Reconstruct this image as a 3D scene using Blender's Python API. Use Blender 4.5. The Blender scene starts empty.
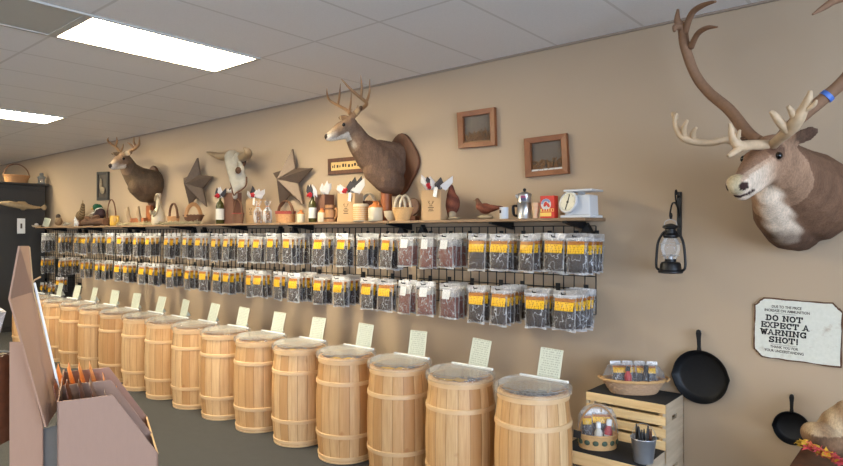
EXPOSURE, DAY, FRONT_FILL, PANEL = 0.45, 470.0, 200.0, 36.0
import bpy, math, random
from mathutils import Vector, Matrix, Euler
random.seed(7)
sc = bpy.context.scene
col = sc.collection
PI = math.pi
H, D, F = 1.5, 3.73, 620.0          # eye height, distance to the long wall, focal length in pixels
AN = math.radians(49.85)
FX, FY, RX, RY = -math.cos(AN), math.sin(AN), math.sin(AN), math.cos(AN)
ZC = 2.743

def at(px, py, Y):
    """point of the plane y = Y seen at px, py"""
    s = (px-421)/F
    X = Y*(s*FY-RY)/(RX-s*FX)
    z = FX*X+FY*Y
    return Vector((X, Y, H+(234-py)/F*z))
def depth(p): return FX*p[0]+FY*p[1]
def flat(px, py, Z):
    """point of the plane z = Z seen at px, py"""
    z = (H-Z)*F/(py-234); u = (px-421)/F*z
    return Vector((FX*z+RX*u, FY*z+RY*u, Z))
def cam(u, v, Z): return Vector((FX*v+RX*u, FY*v+RY*u, Z))

# ---------------------------------------------------------------- mesh helpers
class MB:
    def __init__(s): s.v = []; s.f = []
    def add(s, v, f):
        n = len(s.v); s.v += [tuple(p) for p in v]; s.f += [tuple(i+n for i in q) for q in f]; return s
    def box(s, c, d, rot=None):
        c = Vector(c); R = rot.to_matrix() if isinstance(rot, Euler) else (rot or Matrix.Identity(3))
        v = [c+R@Vector((x*d[0]/2, y*d[1]/2, z*d[2]/2)) for x in (-1, 1) for y in (-1, 1) for z in (-1, 1)]
        return s.add(v, [(0,1,3,2),(4,6,7,5),(0,4,5,1),(2,3,7,6),(0,2,6,4),(1,5,7,3)])
    def quad(s, *p): return s.add(p, [tuple(range(len(p)))])
    def prism(s, poly, th):
        """closed solid: polygon extruded along vector th"""
        n = len(poly); a = [Vector(p) for p in poly]; t = Vector(th)
        f = [tuple(range(n-1, -1, -1)), tuple(range(n, 2*n))]
        f += [(i, (i+1) % n, (i+1) % n+n, i+n) for i in range(n)]
        return s.add(a+[p+t for p in a], f)
    def tube(s, pts, r, seg=8, closed=False, flatn=1.0):
        P = [Vector(p) for p in pts]; n = len(P)
        R = list(r) if hasattr(r, '__len__') else [r]*n
        up = None; v = []
        for i in range(n):
            if closed: t = P[(i+1) % n]-P[i-1]
            else: t = P[min(i+1, n-1)]-P[max(i-1, 0)]
            if t.length < 1e-9: t = Vector((0, 0, 1))
            t.normalize()
            if up is None:
                up = Vector((0, 0, 1)) if abs(t.z) < .9 else Vector((1, 0, 0))
            up = (up-t*up.dot(t))
            if up.length < 1e-6: up = t.orthogonal()
            up.normalize(); w = t.cross(up)
            for k in range(seg):
                a = 2*PI*k/seg
                v.append(P[i]+(up*math.cos(a)+w*math.sin(a)*flatn)*R[i])
        f = []
        m = n if closed else n-1
        for i in range(m):
            for k in range(seg):
                a = i*seg+k; b = i*seg+(k+1) % seg; j = ((i+1) % n)*seg
                f.append((a, b, j+(k+1) % seg, j+k))
        if not closed:
            f.append(tuple(range(seg-1, -1, -1))); f.append(tuple((n-1)*seg+k for k in range(seg)))
        return s.add(v, f)
    def lathe(s, prof, seg=32, c=(0, 0, 0), sx=1, sy=1, fn=None, cap=True):
        v = []; c = Vector(c); n = len(prof)
        for i, (r, z) in enumerate(prof):
            for k in range(seg):
                a = 2*PI*k/seg; q = r*(fn(a, i) if fn else 1)
                v.append(c+Vector((q*math.cos(a)*sx, q*math.sin(a)*sy, z)))
        f = [(i*seg+k, i*seg+(k+1) % seg, (i+1)*seg+(k+1) % seg, (i+1)*seg+k) for i in range(n-1) for k in range(seg)]
        if cap:
            if prof[0][0] > 1e-4: f.append(tuple(range(seg-1, -1, -1)))
            if prof[-1][0] > 1e-4: f.append(tuple((n-1)*seg+k for k in range(seg)))
        return s.add(v, f)
    def ell(s, c, r, rot=None, seg=16, rings=9):
        if not hasattr(r, '__len__'): r = (r, r, r)
        R = rot.to_matrix() if isinstance(rot, Euler) else (rot or Matrix.Identity(3)); c = Vector(c)
        v = []
        for i in range(rings+1):
            t = PI*i/rings
            for k in range(seg):
                a = 2*PI*k/seg
                v.append(c+R@Vector((r[0]*math.sin(t)*math.cos(a), r[1]*math.sin(t)*math.sin(a), -r[2]*math.cos(t))))
        f = [(i*seg+k, i*seg+(k+1) % seg, (i+1)*seg+(k+1) % seg, (i+1)*seg+k) for i in range(rings) for k in range(seg)]
        return s.add(v, f)
    def chain(s, pts, rads, step=.35):
        """row of balls along a path, for remeshing"""
        P = [Vector(p) for p in pts]
        for i in range(len(P)-1):
            L = (P[i+1]-P[i]).length; n = max(1, int(L/(min(rads[i], rads[i+1])*step+1e-6)))
            for k in range(n+1):
                t = k/n; s.ell(P[i].lerp(P[i+1], t), rads[i]*(1-t)+rads[i+1]*t, seg=12, rings=7)
        return s
    def mesh(s, O=(0, 0, 0), name='m'):
        me = bpy.data.meshes.new(name); O = Vector(O)
        me.from_pydata([tuple(Vector(p)-O) for p in s.v], [], s.f); 
        return me
    def build(s, name, mat, parent=None, O=(0, 0, 0), smooth=40, bevel=0, clean=True):
        me = s.mesh(O, name)
        if clean:
            import bmesh
            b = bmesh.new(); b.from_mesh(me); bmesh.ops.remove_doubles(b, verts=b.verts, dist=1e-6)
            bmesh.ops.recalc_face_normals(b, faces=b.faces); b.to_mesh(me); b.free()
        return link(name, me, mat, parent, smooth, bevel)

def link(name, me, mat, parent=None, smooth=40, bevel=0):
    o = bpy.data.objects.new(name, me); col.objects.link(o)
    if mat: me.materials.append(mat)
    if smooth:
        me.polygons.foreach_set('use_smooth', [True]*len(me.polygons))
        if smooth < 180: me.set_sharp_from_angle(angle=math.radians(smooth))
    if bevel:
        m = o.modifiers.new('bevel', 'BEVEL'); m.width = bevel; m.segments = 2; m.limit_method = 'ANGLE'
    if parent: o.parent = parent
    return o

def organic(name, mb, mat, parent, O, vox, fur=None, smooth=4, noise=0.0, jitter=0):
    """union of blobs remeshed into one continuous skin; fur(p) gives the pigment at a point"""
    me = mb.mesh(O, name); o = bpy.data.objects.new(name, me); col.objects.link(o)
    m = o.modifiers.new('r', 'REMESH'); m.mode = 'VOXEL'; m.voxel_size = vox
    m = o.modifiers.new('s', 'SMOOTH'); m.iterations = smooth; m.factor = .5
    dg = bpy.context.evaluated_depsgraph_get(); dg.update()
    new = bpy.data.meshes.new_from_object(o.evaluated_get(dg)); new.name = name
    bpy.data.objects.remove(o)
    new.materials.clear()
    if jitter:
        rr = random.Random(3)
        for v in new.vertices: v.co += v.normal*rr.uniform(-jitter, jitter)
    if fur:
        ca = new.color_attributes.new('fur', 'FLOAT_COLOR', 'POINT'); O = Vector(O)
        for i, v in enumerate(new.vertices): ca.data[i].color = (*fur(v.co+O), 1)
    return link(name, new, mat, parent, 180)

def tag(o, label, cat, group=None, kind=None):
    if label: o['label'] = label
    if cat: o['category'] = cat
    if group: o['group'] = group
    if kind: o['kind'] = kind
    return o
def thing(name, label, cat, loc=(0, 0, 0), rz=0, group=None):
    o = bpy.data.objects.new(name, None); col.objects.link(o); o.empty_display_size = .05
    o.location = loc; o.rotation_euler = (0, 0, rz)
    return tag(o, label, cat, group)
def copy_tree(o, parent=None):
    c = o.copy(); col.objects.link(c); c.parent = parent
    for ch in list(o.children): copy_tree(ch, c)
    return c
def spline(pts, n=6):
    """Catmull-Rom through points (with optional extra values)"""
    P = [tuple(p) for p in pts]; out = []
    for i in range(len(P)-1):
        p0 = P[max(i-1, 0)]; p1 = P[i]; p2 = P[i+1]; p3 = P[min(i+2, len(P)-1)]
        for k in range(n):
            t = k/n
            out.append(tuple(.5*((2*b)+(-a+c)*t+(2*a-5*b+4*c-d)*t*t+(-a+3*b-3*c+d)*t**3) for a, b, c, d in zip(p0, p1, p2, p3)))
    out.append(P[-1]); return out
def horn(mb, pts, rads, seg=8, n=5):
    q = spline([(*p, r) for p, r in zip([tuple(p) for p in pts], rads)], n)
    mb.tube([a[:3] for a in q], [max(a[3], .0008) for a in q], seg)

# ---------------------------------------------------------------- materials
MATS = {}
def srgb(r, g, b):
    f = lambda c: ((c/255+.055)/1.055)**2.4 if c > 10 else c/255/12.92
    return (f(r), f(g), f(b))
class NT:
    def __init__(s, name):
        s.m = bpy.data.materials.new(name); s.m.use_nodes = True; s.t = s.m.node_tree
        s.t.nodes.clear(); s.out = s.n('ShaderNodeOutputMaterial')
    def n(s, typ, **kw):
        d = s.t.nodes.new(typ)
        for k, v in kw.items():
            if k[0] == 'i' and k[1:].isdigit(): d.inputs[int(k[1:])].default_value = v
            elif hasattr(d, k): setattr(d, k, v)
            else: d.inputs[k.replace('_', ' ')].default_value = v
        return d
    def l(s, a, b): s.t.links.new(a, b)
    def math(s, op, a, b=None, c=None):
        d = s.n('ShaderNodeMath', operation=op)
        for i, x in enumerate((a, b, c)):
            if x is None: continue
            if isinstance(x, (int, float)): d.inputs[i].default_value = x
            else: s.l(x, d.inputs[i])
        return d.outputs[0]
    def mix(s, fac, a, b):
        d = s.n('ShaderNodeMix', data_type='RGBA')
        for i, x in ((0, fac), (6, a), (7, b)):
            if isinstance(x, (int, float)): d.inputs[i].default_value = x
            elif isinstance(x, tuple): d.inputs[i].default_value = (*x[:3], 1)
            else: s.l(x, d.inputs[i])
        return d.outputs[2]
    def coord(s, kind='Object', scale=(1, 1, 1), loc=(0, 0, 0)):
        c = s.n('ShaderNodeTexCoord'); mp = s.n('ShaderNodeMapping'); mp.inputs['Scale'].default_value = scale; mp.inputs['Location'].default_value = loc
        s.l(c.outputs[kind], mp.inputs[0]); return mp.outputs[0]
    def noise(s, vec, scale, detail=3, rough=.55):
        d = s.n('ShaderNodeTexNoise'); d.inputs['Scale'].default_value = scale; d.inputs['Detail'].default_value = detail; d.inputs['Roughness'].default_value = rough
        if vec: s.l(vec, d.inputs['Vector'])
        return d.outputs['Fac']
    def ramp(s, fac, *stops):
        d = s.n('ShaderNodeValToRGB'); e = d.color_ramp.elements
        while len(e) < len(stops): e.new(.5)
        for k, (p, c) in enumerate(stops): e[k].position = p; e[k].color = (*c, 1) if isinstance(c, tuple) else (c, c, c, 1)
        s.l(fac, d.inputs[0]); return d.outputs[0]
    def bsdf(s, color, rough=.6, metal=0, bump=None, bs=.3, bd=.01, **kw):
        p = s.n('ShaderNodeBsdfPrincipled')
        for k, x in (('Base Color', color), ('Roughness', rough), ('Metallic', metal)):
            if isinstance(x, (int, float)): p.inputs[k].default_value = x
            elif isinstance(x, tuple): p.inputs[k].default_value = (*x[:3], 1)
            else: s.l(x, p.inputs[k])
        for k, x in kw.items(): p.inputs[k.replace('_', ' ')].default_value = x
        if bump is not None:
            b = s.n('ShaderNodeBump'); b.inputs['Strength'].default_value = bs; b.inputs['Distance'].default_value = bd
            s.l(bump, b.inputs['Height']); s.l(b.outputs[0], p.inputs['Normal'])
        return p.outputs[0]
    def done(s, sh): s.l(sh, s.out.inputs[0]); return s.m

def M(name, rgb=None, rough=.6, metal=0, var=.12, scale=30, stretch=(1, 1, 1), bump=.15, bd=.004, rand=0, **kw):
    """surface of one pigment with mottled variation"""
    if name in MATS: return MATS[name]
    t = NT(name); c = srgb(*rgb)
    nz = t.noise(t.coord('Object', stretch), scale, 4)
    a = tuple(min(1, x*(1+var)) for x in c); b = tuple(x*(1-var) for x in c)
    colr = t.mix(nz, b, a)
    if rand:
        oi = t.n('ShaderNodeObjectInfo')
        hs = t.n('ShaderNodeHueSaturation'); t.l(colr, hs.inputs['Color'])
        t.l(t.math('MULTIPLY_ADD', oi.outputs['Random'], rand, 1-rand/2), hs.inputs['Value']); colr = hs.outputs[0]
    MATS[name] = t.done(t.bsdf(colr, rough, metal, nz if bump else None, bump, bd, **kw)); return MATS[name]
def wood(name, light, dark, axis=(1, 1, .08), scale=35, rough=.55, planks=0):
    t = NT(name); v = t.coord('Object', axis)
    a = t.noise(v, scale, 5, .6); b = t.noise(v, scale*.25, 2)
    f = t.math('ADD', t.math('MULTIPLY', a, .6), t.math('MULTIPLY', b, .4))
    c = t.ramp(f, (.3, srgb(*dark)), (.7, srgb(*light)))
    MATS[name] = t.done(t.bsdf(c, rough, 0, a, .2, .003)); return MATS[name]
def emit(name, rgb, st):
    t = NT(name); e = t.n('ShaderNodeEmission'); e.inputs[0].default_value = (*rgb, 1); e.inputs[1].default_value = st
    MATS[name] = t.done(e.outputs[0]); return MATS[name]
def film(name, tint=(.95, .95, .95), haze=.25, hazecol=(.9, .9, .92), rough=.12, bump=0, bscale=30, gloss=.5, fres=.5):
    """clear plastic: see-through, slightly milky, shiny"""
    t = NT(name)
    tr = t.n('ShaderNodeBsdfTransparent'); tr.inputs[0].default_value = (*tint, 1)
    vec = t.coord('Object'); nz = t.noise(vec, bscale, 2)
    p = t.bsdf(tuple(hazecol), rough, 0, nz if bump else None, bump, .01, Specular_IOR_Level=gloss)
    lw = t.n('ShaderNodeLayerWeight'); lw.inputs[0].default_value = .35
    fac = t.math('MINIMUM', t.math('ADD', t.math('MULTIPLY', lw.outputs['Fresnel'], fres), haze), 1)
    ms = t.n('ShaderNodeMixShader'); t.l(fac, ms.inputs[0]); t.l(tr.outputs[0], ms.inputs[1]); t.l(p, ms.inputs[2])
    MATS[name] = t.done(ms.outputs[0]); return MATS[name]
def fur_mat(name, rough=.85, scale=160, stretch=(1, 1, .35)):
    t = NT(name); a = t.n('ShaderNodeAttribute'); a.attribute_name = 'fur'
    v = t.coord('Object', stretch); n1 = t.noise(v, scale, 4, .7); n2 = t.noise(v, scale*.12, 3)
    k = t.ramp(n1, (.25, .62), (.75, 1.25)); k2 = t.ramp(n2, (.3, .8), (.7, 1.15))
    mul = t.n('ShaderNodeMix', data_type='RGBA', blend_type='MULTIPLY'); mul.inputs[0].default_value = 1
    t.l(a.outputs['Color'], mul.inputs[6]); t.l(k, mul.inputs[7])
    m2 = t.n('ShaderNodeMix', data_type='RGBA', blend_type='MULTIPLY'); m2.inputs[0].default_value = 1
    t.l(mul.outputs[2], m2.inputs[6]); t.l(k2, m2.inputs[7])
    MATS[name] = t.done(t.bsdf(m2.outputs[2], rough, 0, n1, .5, .004, Specular_IOR_Level=.2)); return MATS[name]
def text(s, size, mat, parent, name='lettering', mtx=None, off=0, ext=.0006, align='CENTER', sx=1):
    cu = bpy.data.curves.new('txt', 'FONT'); cu.body = s; cu.size = size; cu.extrude = ext; cu.offset = off
    cu.align_x = align; cu.align_y = 'CENTER'; cu.resolution_u = 3
    o = bpy.data.objects.new('txt', cu); col.objects.link(o)
    dg = bpy.context.evaluated_depsgraph_get(); dg.update()
    me = bpy.data.meshes.new_from_object(o.evaluated_get(dg)); bpy.data.objects.remove(o)
    me.name = name; me.transform(Matrix.Diagonal((sx, 1, 1, 1)))
    if mtx: me.transform(mtx)
    me.materials.clear(); return link(name, me, mat, parent, 0)
UPRIGHT = Matrix.Rotation(PI/2, 4, 'X')      # lettering that faces -Y

# pigments
wallp = NT('wall_paint'); wv = wallp.coord('Object'); wn = wallp.noise(wv, 220, 3)
MATS['wall'] = wallp.done(wallp.bsdf(wallp.mix(wallp.noise(wv, 1.2, 2), srgb(178, 156, 131), srgb(184, 162, 136)), .75, 0, wn, .12, .002))
t = NT('carpet'); v = t.coord('Object'); n1 = t.noise(v, 260, 4, .7); n2 = t.noise(v, 14, 3)
MATS['carpet'] = t.done(t.bsdf(t.mix(n2, t.mix(n1, srgb(38, 38, 39), srgb(76, 76, 76)), t.mix(n1, srgb(46, 46, 47), srgb(84, 84, 84))), .95, 0, n1, .6, .006))
# ceiling tiles with their metal grid
t = NT('ceiling_tile'); cc = t.n('ShaderNodeTexCoord'); sp = t.n('ShaderNodeSeparateXYZ'); t.l(cc.outputs['Object'], sp.inputs[0])
def near_line(t, o, off, pitch, w):
    fr = t.math('FRACT', t.math('MULTIPLY', t.math('ADD', o, -off), 1/pitch))
    d = t.math('MINIMUM', fr, t.math('SUBTRACT', 1.0, fr))
    return t.math('LESS_THAN', d, w/pitch)
gl = t.math('MAXIMUM', near_line(t, sp.outputs[0], -1.385, .58, .009), near_line(t, sp.outputs[1], 1.48, 1.15, .009))
tn = t.noise(t.coord('Object'), 150, 4, .7)
MATS['ceiling'] = t.done(t.bsdf(t.mix(gl, t.mix(tn, srgb(222, 221, 219), srgb(246, 245, 243)), srgb(214, 212, 208)), .9, 0, t.math('SUBTRACT', tn, t.math('MULTIPLY', gl, .6)), .25, .004))
# barrel staves: each stave its own tint, dark joints, long grain
t = NT('barrel_staves'); cc = t.n('ShaderNodeTexCoord'); sp = t.n('ShaderNodeSeparateXYZ'); t.l(cc.outputs['Object'], sp.inputs[0])
oi = t.n('ShaderNodeObjectInfo')
an = t.math('MULTIPLY_ADD', t.math('ARCTAN2', sp.outputs[1], sp.outputs[0]), 18/(2*PI), 9.0)
wnz = t.n('ShaderNodeTexWhiteNoise', noise_dimensions='1D'); t.l(t.math('ADD', t.math('FLOOR', an), t.math('MULTIPLY', oi.outputs['Random'], 37)), wnz.inputs['W'])
fr = t.math('FRACT', an); seam = t.math('LESS_THAN', t.math('MINIMUM', fr, t.math('SUBTRACT', 1.0, fr)), .022)
vadd = t.n('ShaderNodeVectorMath', operation='ADD'); t.l(t.coord('Object', (1, 1, .06)), vadd.inputs[0])
cmb = t.n('ShaderNodeCombineXYZ'); t.l(t.math('MULTIPLY', oi.outputs['Random'], 20), cmb.inputs[2]); t.l(cmb.outputs[0], vadd.inputs[1])
gr = t.noise(vadd.outputs[0], 60, 5, .6); kn = t.noise(t.coord('Object', (1, 1, .6)), 9, 2)
c1 = t.ramp(wnz.outputs[0], (0, srgb(186, 138, 86)), (.5, srgb(204, 160, 108)), (1, srgb(218, 182, 134)))
c2 = t.mix(t.ramp(gr, (.35, .0), (.75, .55)), c1, srgb(168, 114, 62))
c3 = t.mix(t.ramp(kn, (.70, 0.0), (.76, .6)), c2, srgb(158, 98, 48))
MATS['stave'] = t.done(t.bsdf(t.mix(seam, c3, srgb(150, 104, 60)), .55, 0, gr, .15, .003))
wood('hoop_wood', (220, 186, 142), (202, 162, 114), (.3, .3, 1), 40)
wood('pine', (238, 208, 156), (206, 164, 106), (.08, 1, 1), 40)
wood('grey_pine', (206, 186, 158), (176, 154, 126), (1, .1, 1), 40)
wood('frame_wood', (150, 92, 52), (112, 64, 34), (.2, 1, .2), 45, .4)
wood('red_wood', (170, 98, 48), (124, 62, 28), (1, 1, .15), 30, .4)
wood('dark_wood', (110, 66, 40), (70, 40, 24), (1, 1, .2), 30, .45)
wood('shelf_wood', (158, 128, 96), (128, 100, 72), (.05, 1, 1), 30, .6)
wood('mug_wood', (176, 126, 76), (126, 82, 44), (1, 1, .2), 50, .5)
wood('turned_wood', (226, 190, 152), (204, 160, 120), (1, 1, .2), 40, .45)
M('black_metal', (22, 22, 24), .45, .3, .1, 60); M('cast_iron', (26, 26, 28), .5, .5, .25, 90, bump=.2)
M('black_cloth', (34, 33, 34), .9, 0, .25, 200); M('cabinet_black', (44, 42, 40), .5, 0, .15, 20, (1, 1, .2))
M('white_enamel', (214, 214, 214), .35, 0, .03, 20, bump=.02); M('white_plastic', (236, 238, 238), .35, 0, .02, 20, bump=0)
M('steel', (196, 194, 190), .3, .9, .04, 20, bump=0); M('galvanised', (186, 188, 192), .32, .75, .12, 25)
M('cardboard', (158, 126, 108), .8, 0, .05, 60, (1, 1, .3), .08); M('cardboard_edge', (206, 172, 128), .85, 0, .15, 200)
M('kraft', (184, 150, 110), .8, 0, .05, 50, bump=.08); M('brown_paper', (122, 84, 66), .8, 0, .08, 50, bump=.08)
M('white_tissue', (204, 200, 200), .8, 0, .04, 60, bump=.3); M('black_tissue', (50, 46, 50), .75, 0, .15, 60, bump=.3)
M('red_ribbon', (190, 28, 40), .4, 0, .15, 60); M('ink', (58, 44, 36), .8, 0, .05, 40, bump=0)
M('cream_glaze', (204, 186, 156), .35, 0, .05, 30, bump=.03); M('orange_glaze', (190, 112, 52), .35, 0, .15, 30, bump=.03)
M('yellow_glaze', (190, 148, 60), .3, 0, .1, 30, bump=.03)
M('wicker', (186, 136, 88), .7, 0, .3, 90, (1, 1, 3), .4); M('dark_wicker', (104, 68, 44), .7, 0, .3, 90, (1, 1, 3), .4)
M('pale_wicker', (204, 160, 106), .7, 0, .25, 90, (1, 1, 3), .4); M('grey_wicker', (186, 150, 116), .65, 0, .3, 90, (1, 1, 3), .4)
M('red_weave', (146, 54, 44), .7, 0, .25, 90, (1, 1, 3), .4); M('green_weave', (70, 84, 66), .7, 0, .2, 60)
M('moss', (170, 156, 122), .9, 0, .4, 60); M('bark', (96, 66, 46), .9, 0, .4, 40, (1, 1, .3), .6)
M('driftwood', (160, 142, 114), .8, 0, .25, 50, (.2, 1, 1)); M('bone', (176, 168, 152), .6, 0, .25, 18, bump=.4)
M('horn', (150, 126, 96), .45, 0, .25, 30, (1, 1, .3)); M('antler', (150, 112, 76), .5, 0, .3, 40, (1, 1, .4), .3)
M('velvet_antler', (136, 102, 76), .8, 0, .2, 60); M('pale_antler', (196, 168, 134), .6, 0, .34, 26, bump=.3)
M('eye', (14, 10, 8), .08, 0, 0, 10, bump=0); M('barn_star', (108, 92, 80), .5, .4, .2, 40, bump=.15)
M('decoy_red', (138, 76, 54), .6, 0, .25, 40, bump=.3); M('candy_brown', (120, 80, 40), .3, 0, .5, 60)
M('jerky', (52, 35, 31), .6, 0, .45, 55, bump=.6, bd=.01, rand=.5); M('jerky_red', (124, 70, 58), .6, 0, .4, 70, bump=.6, bd=.01, rand=.3)
M('box_red', (206, 52, 34), .45, 0, .04, 20, bump=0); M('box_yellow', (240, 200, 96), .5, 0, .05, 20, bump=0)
M('blue_band', (70, 110, 190), .4, 0, .05, 30, bump=0); M('dial_face', (206, 202, 184), .4, 0, .04, 20, bump=0)
M('bottle_red', (176, 34, 34), .35, 0, .1, 30, bump=0); M('dark_bottle', (30, 20, 18), .12, 0, .1, 30, bump=0)
M('green_glass', (66, 62, 28), .08, 0, .3, 20, bump=0); M('bottle_label', (204, 200, 188), .6, 0, .05, 30, bump=0)
M('leaf_orange', (214, 104, 70), .7, 0, .3, 50); M('leaf_red', (206, 76, 84), .7, 0, .25, 50); M('leaf_yellow', (206, 160, 50), .7, 0, .25, 50)
M('grass_dry', (126, 92, 60), .8, 0, .4, 60); M('diorama_back', (112, 100, 88), .8, 0, .2, 8, bump=0)
M('snow_base', (206, 204, 198), .7, 0, .05, 30); M('gold_card', (214, 182, 120), .6, 0, .06, 30, bump=0)
M('photo_dark', (70, 58, 50), .5, 0, .6, 14, bump=0); M('rack_grey', (120, 118, 114), .6, 0, .1, 30)
M('unlit_diffuser', (190, 190, 182), .5, 0, .06, 4, bump=0); M('light_frame', (190, 186, 178), .5, 0, .03, 20, bump=0)
M('grey_skin', (120, 122, 118), .6, 0, .1, 30); M('fish_skin', (160, 138, 104), .5, 0, .4, 30, bump=.3)
M('packet_brown', (92, 52, 34), .3, 0, .5, 40, rand=.5); M('packet_orange', (214, 132, 56), .3, 0, .4, 40, rand=.3); M('packet_blue', (120, 140, 176), .3, 0, .3, 40)
M('baseboard', (70, 52, 40), .6, 0, .1, 20); M('ceiling_trim', (150, 134, 118), .6, 0, .05, 20, bump=0); M('pan_hole', (150, 130, 110), .8, 0, .05, 20, bump=0)
# jerky pouch: clear crinkled film, milky at the zip header and the bottom seal
t = NT('bag_film'); tr = t.n('ShaderNodeBsdfTransparent'); tr.inputs[0].default_value = (.97, .96, .95, 1)
oi = t.n('ShaderNodeObjectInfo'); va = t.n('ShaderNodeVectorMath', operation='ADD'); t.l(t.coord('Object', (1, 1, .55)), va.inputs[0]); cmb = t.n('ShaderNodeCombineXYZ')
t.l(t.math('MULTIPLY', oi.outputs['Random'], 9), cmb.inputs[0]); t.l(cmb.outputs[0], va.inputs[1])
nz = t.noise(va.outputs[0], 38, 2, .5); n2 = t.noise(va.outputs[0], 30, 1, .5)
painted_glint = t.ramp(t.math('ABSOLUTE', t.math('SUBTRACT', n2, .5)), (0.0, .5), (.022, .0))  # white glints painted into the film as streaks along its creases
cc = t.n('ShaderNodeTexCoord'); sp = t.n('ShaderNodeSeparateXYZ'); t.l(cc.outputs['Object'], sp.inputs[0])
seal = t.ramp(t.math('MULTIPLY_ADD', sp.outputs[2], 1/.225, .947), (0.0, .55), (.07, .02), (.80, .02), (.90, .62), (1.0, .55))
p = t.bsdf((.84, .84, .85), .14, 0, nz, .9, .012, Specular_IOR_Level=.9)
lw = t.n('ShaderNodeLayerWeight'); lw.inputs[0].default_value = .25
fac = t.math('MINIMUM', t.math('ADD', t.math('ADD', t.math('MULTIPLY', lw.outputs['Fresnel'], .5), .045), t.math('ADD', painted_glint, seal)), .9)
ms = t.n('ShaderNodeMixShader'); t.l(fac, ms.inputs[0]); t.l(tr.outputs[0], ms.inputs[1]); t.l(p, ms.inputs[2]); MATS['bag_film'] = t.done(ms.outputs[0])
film('lid_film', (.97, .975, .975), .10, (.78, .78, .77), .06, 0, 10, .8, .25)
film('cello', (.98, .98, .98), .04, (.9, .9, .92), .1, .9, 25, .8)
film('lamp_glass', (.96, .96, .96), .12, (.85, .85, .85), .05, 0, 10, .8)
film('frame_glass', (.98, .98, .98), .0, (.5, .5, .5), .03, 0, 10, .5, .10)
film('window_glass', (1, 1, 1), .02, (.9, .9, .9), .02)
fur_mat('fur'); fur_mat('feathers', .7, 120, (1, 1, 1))
def label_mat(name, base, band, ink, txt=1.0, band_at=.72, rows=7, cut=.52, fine=16):
    """printed label: coloured band on top, lines of dark print"""
    t = NT(name); c = t.n('ShaderNodeTexCoord'); s = t.n('ShaderNodeSeparateXYZ'); t.l(c.outputs['Generated'], s.inputs[0])
    x, z = s.outputs[0], s.outputs[2]
    wv = t.n('ShaderNodeCombineXYZ'); t.l(t.math('MULTIPLY', x, 1.0), wv.inputs[0]); t.l(t.math('FLOOR', t.math('MULTIPLY', z, rows)), wv.inputs[2])
    nz = t.noise(wv.outputs[0], fine, 1, .4)
    row = t.math('FRACT', t.math('MULTIPLY', z, rows)); inrow = t.math('LESS_THAN', t.math('ABSOLUTE', t.math('SUBTRACT', row, .5)), .28)
    mask = t.math('MULTIPLY', t.math('MULTIPLY', t.math('GREATER_THAN', nz, cut), inrow), txt)
    mid = t.math('LESS_THAN', t.math('ABSOLUTE', t.math('SUBTRACT', x, .5)), .42)
    top = t.math('GREATER_THAN', z, band_at)
    basec = t.mix(top, srgb(*base), srgb(*band))
    MATS[name] = t.done(t.bsdf(t.mix(t.math('MULTIPLY', mask, mid), basec, srgb(*ink)), .35)); return MATS[name]
label_mat('yellow_label', (240, 186, 20), (176, 106, 30), (84, 46, 20), .9)
label_mat('white_label', (218, 218, 218), (206, 206, 210), (80, 80, 86), .6, .9)
label_mat('card_paper', (194, 198, 182), (194, 198, 182), (126, 130, 114), .7, 2, 13, .5, 22)
label_mat('barcode_tag', (238, 236, 232), (238, 236, 232), (70, 60, 60), .7, 2)
label_mat('percolator_sticker', (70, 74, 104), (150, 44, 92), (200, 190, 200), .5, .55)
t = NT('sign_face'); v = t.coord('Object'); a = t.noise(v, 12, 4, .7); b = t.noise(v, 60, 3)
MATS['sign_face'] = t.done(t.bsdf(t.mix(t.ramp(a, (.58, 0.0), (.80, .7)), t.mix(b, srgb(206, 206, 192), srgb(228, 226, 214)), srgb(158, 128, 96)), .5))
# ---------------------------------------------------------------- camera, light, room
cd = bpy.data.cameras.new('camera'); cam_o = bpy.data.objects.new('camera', cd); col.objects.link(cam_o); sc.camera = cam_o
cam_o.location = (0, 0, H); cam_o.rotation_euler = (PI/2, 0, PI/2-AN)
cd.sensor_width = 36; cd.lens = F/843*36; cd.clip_start = .05; cd.clip_end = 100
vs = sc.view_settings; vs.view_transform = 'Standard'; vs.look = 'None'; vs.gamma = 1; vs.use_curve_mapping = False; vs.exposure = EXPOSURE
sc.display_settings.display_device = 'sRGB'
sc.cycles.use_denoising = True; sc.cycles.max_bounces = 8; sc.cycles.transparent_max_bounces = 24; sc.cycles.diffuse_bounces = 4
sc.cycles.caustics_reflective = False; sc.cycles.caustics_refractive = False; sc.cycles.sample_clamp_indirect = 6
w = bpy.data.worlds.new('sky'); sc.world = w; w.use_nodes = True
w.node_tree.nodes['Background'].inputs[0].default_value = (.62, .78, 1, 1); w.node_tree.nodes['Background'].inputs[1].default_value = 1.5

X0, X1, Y0, Y1 = -14.0, 3.2, -4.6, D
def struct(name, mb, mat, smooth=0, parent=None, label=None, cat=None):
    o = mb.build(name, MATS[mat], parent, smooth=smooth); 
    if not parent: tag(o, label, cat, None, 'structure')
    return o
struct('floor', MB().box(((X0+X1)/2, (Y0+Y1)/2, -.05), (X1-X0+.4, Y1-Y0+.4, .1)), 'carpet', label='dark grey carpet floor under the barrels', cat='floor')
struct('ceiling', MB().box(((X0+X1)/2, (Y0+Y1)/2, ZC+.05), (X1-X0+.4, Y1-Y0+.4, .1)), 'ceiling', label='off-white tiled drop ceiling above the shop', cat='ceiling')
struct('wall_back', MB().box(((X0+X1)/2, Y1+.05, ZC/2), (X1-X0, .1, ZC)), 'wall', label='long tan wall carrying the shelf and mounts', cat='wall')
struct('wall_left', MB().box((X0-.05, (Y0+Y1)/2, ZC/2), (.1, Y1-Y0, ZC)), 'wall', label='tan end wall far left behind the black cabinet', cat='wall')
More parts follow.
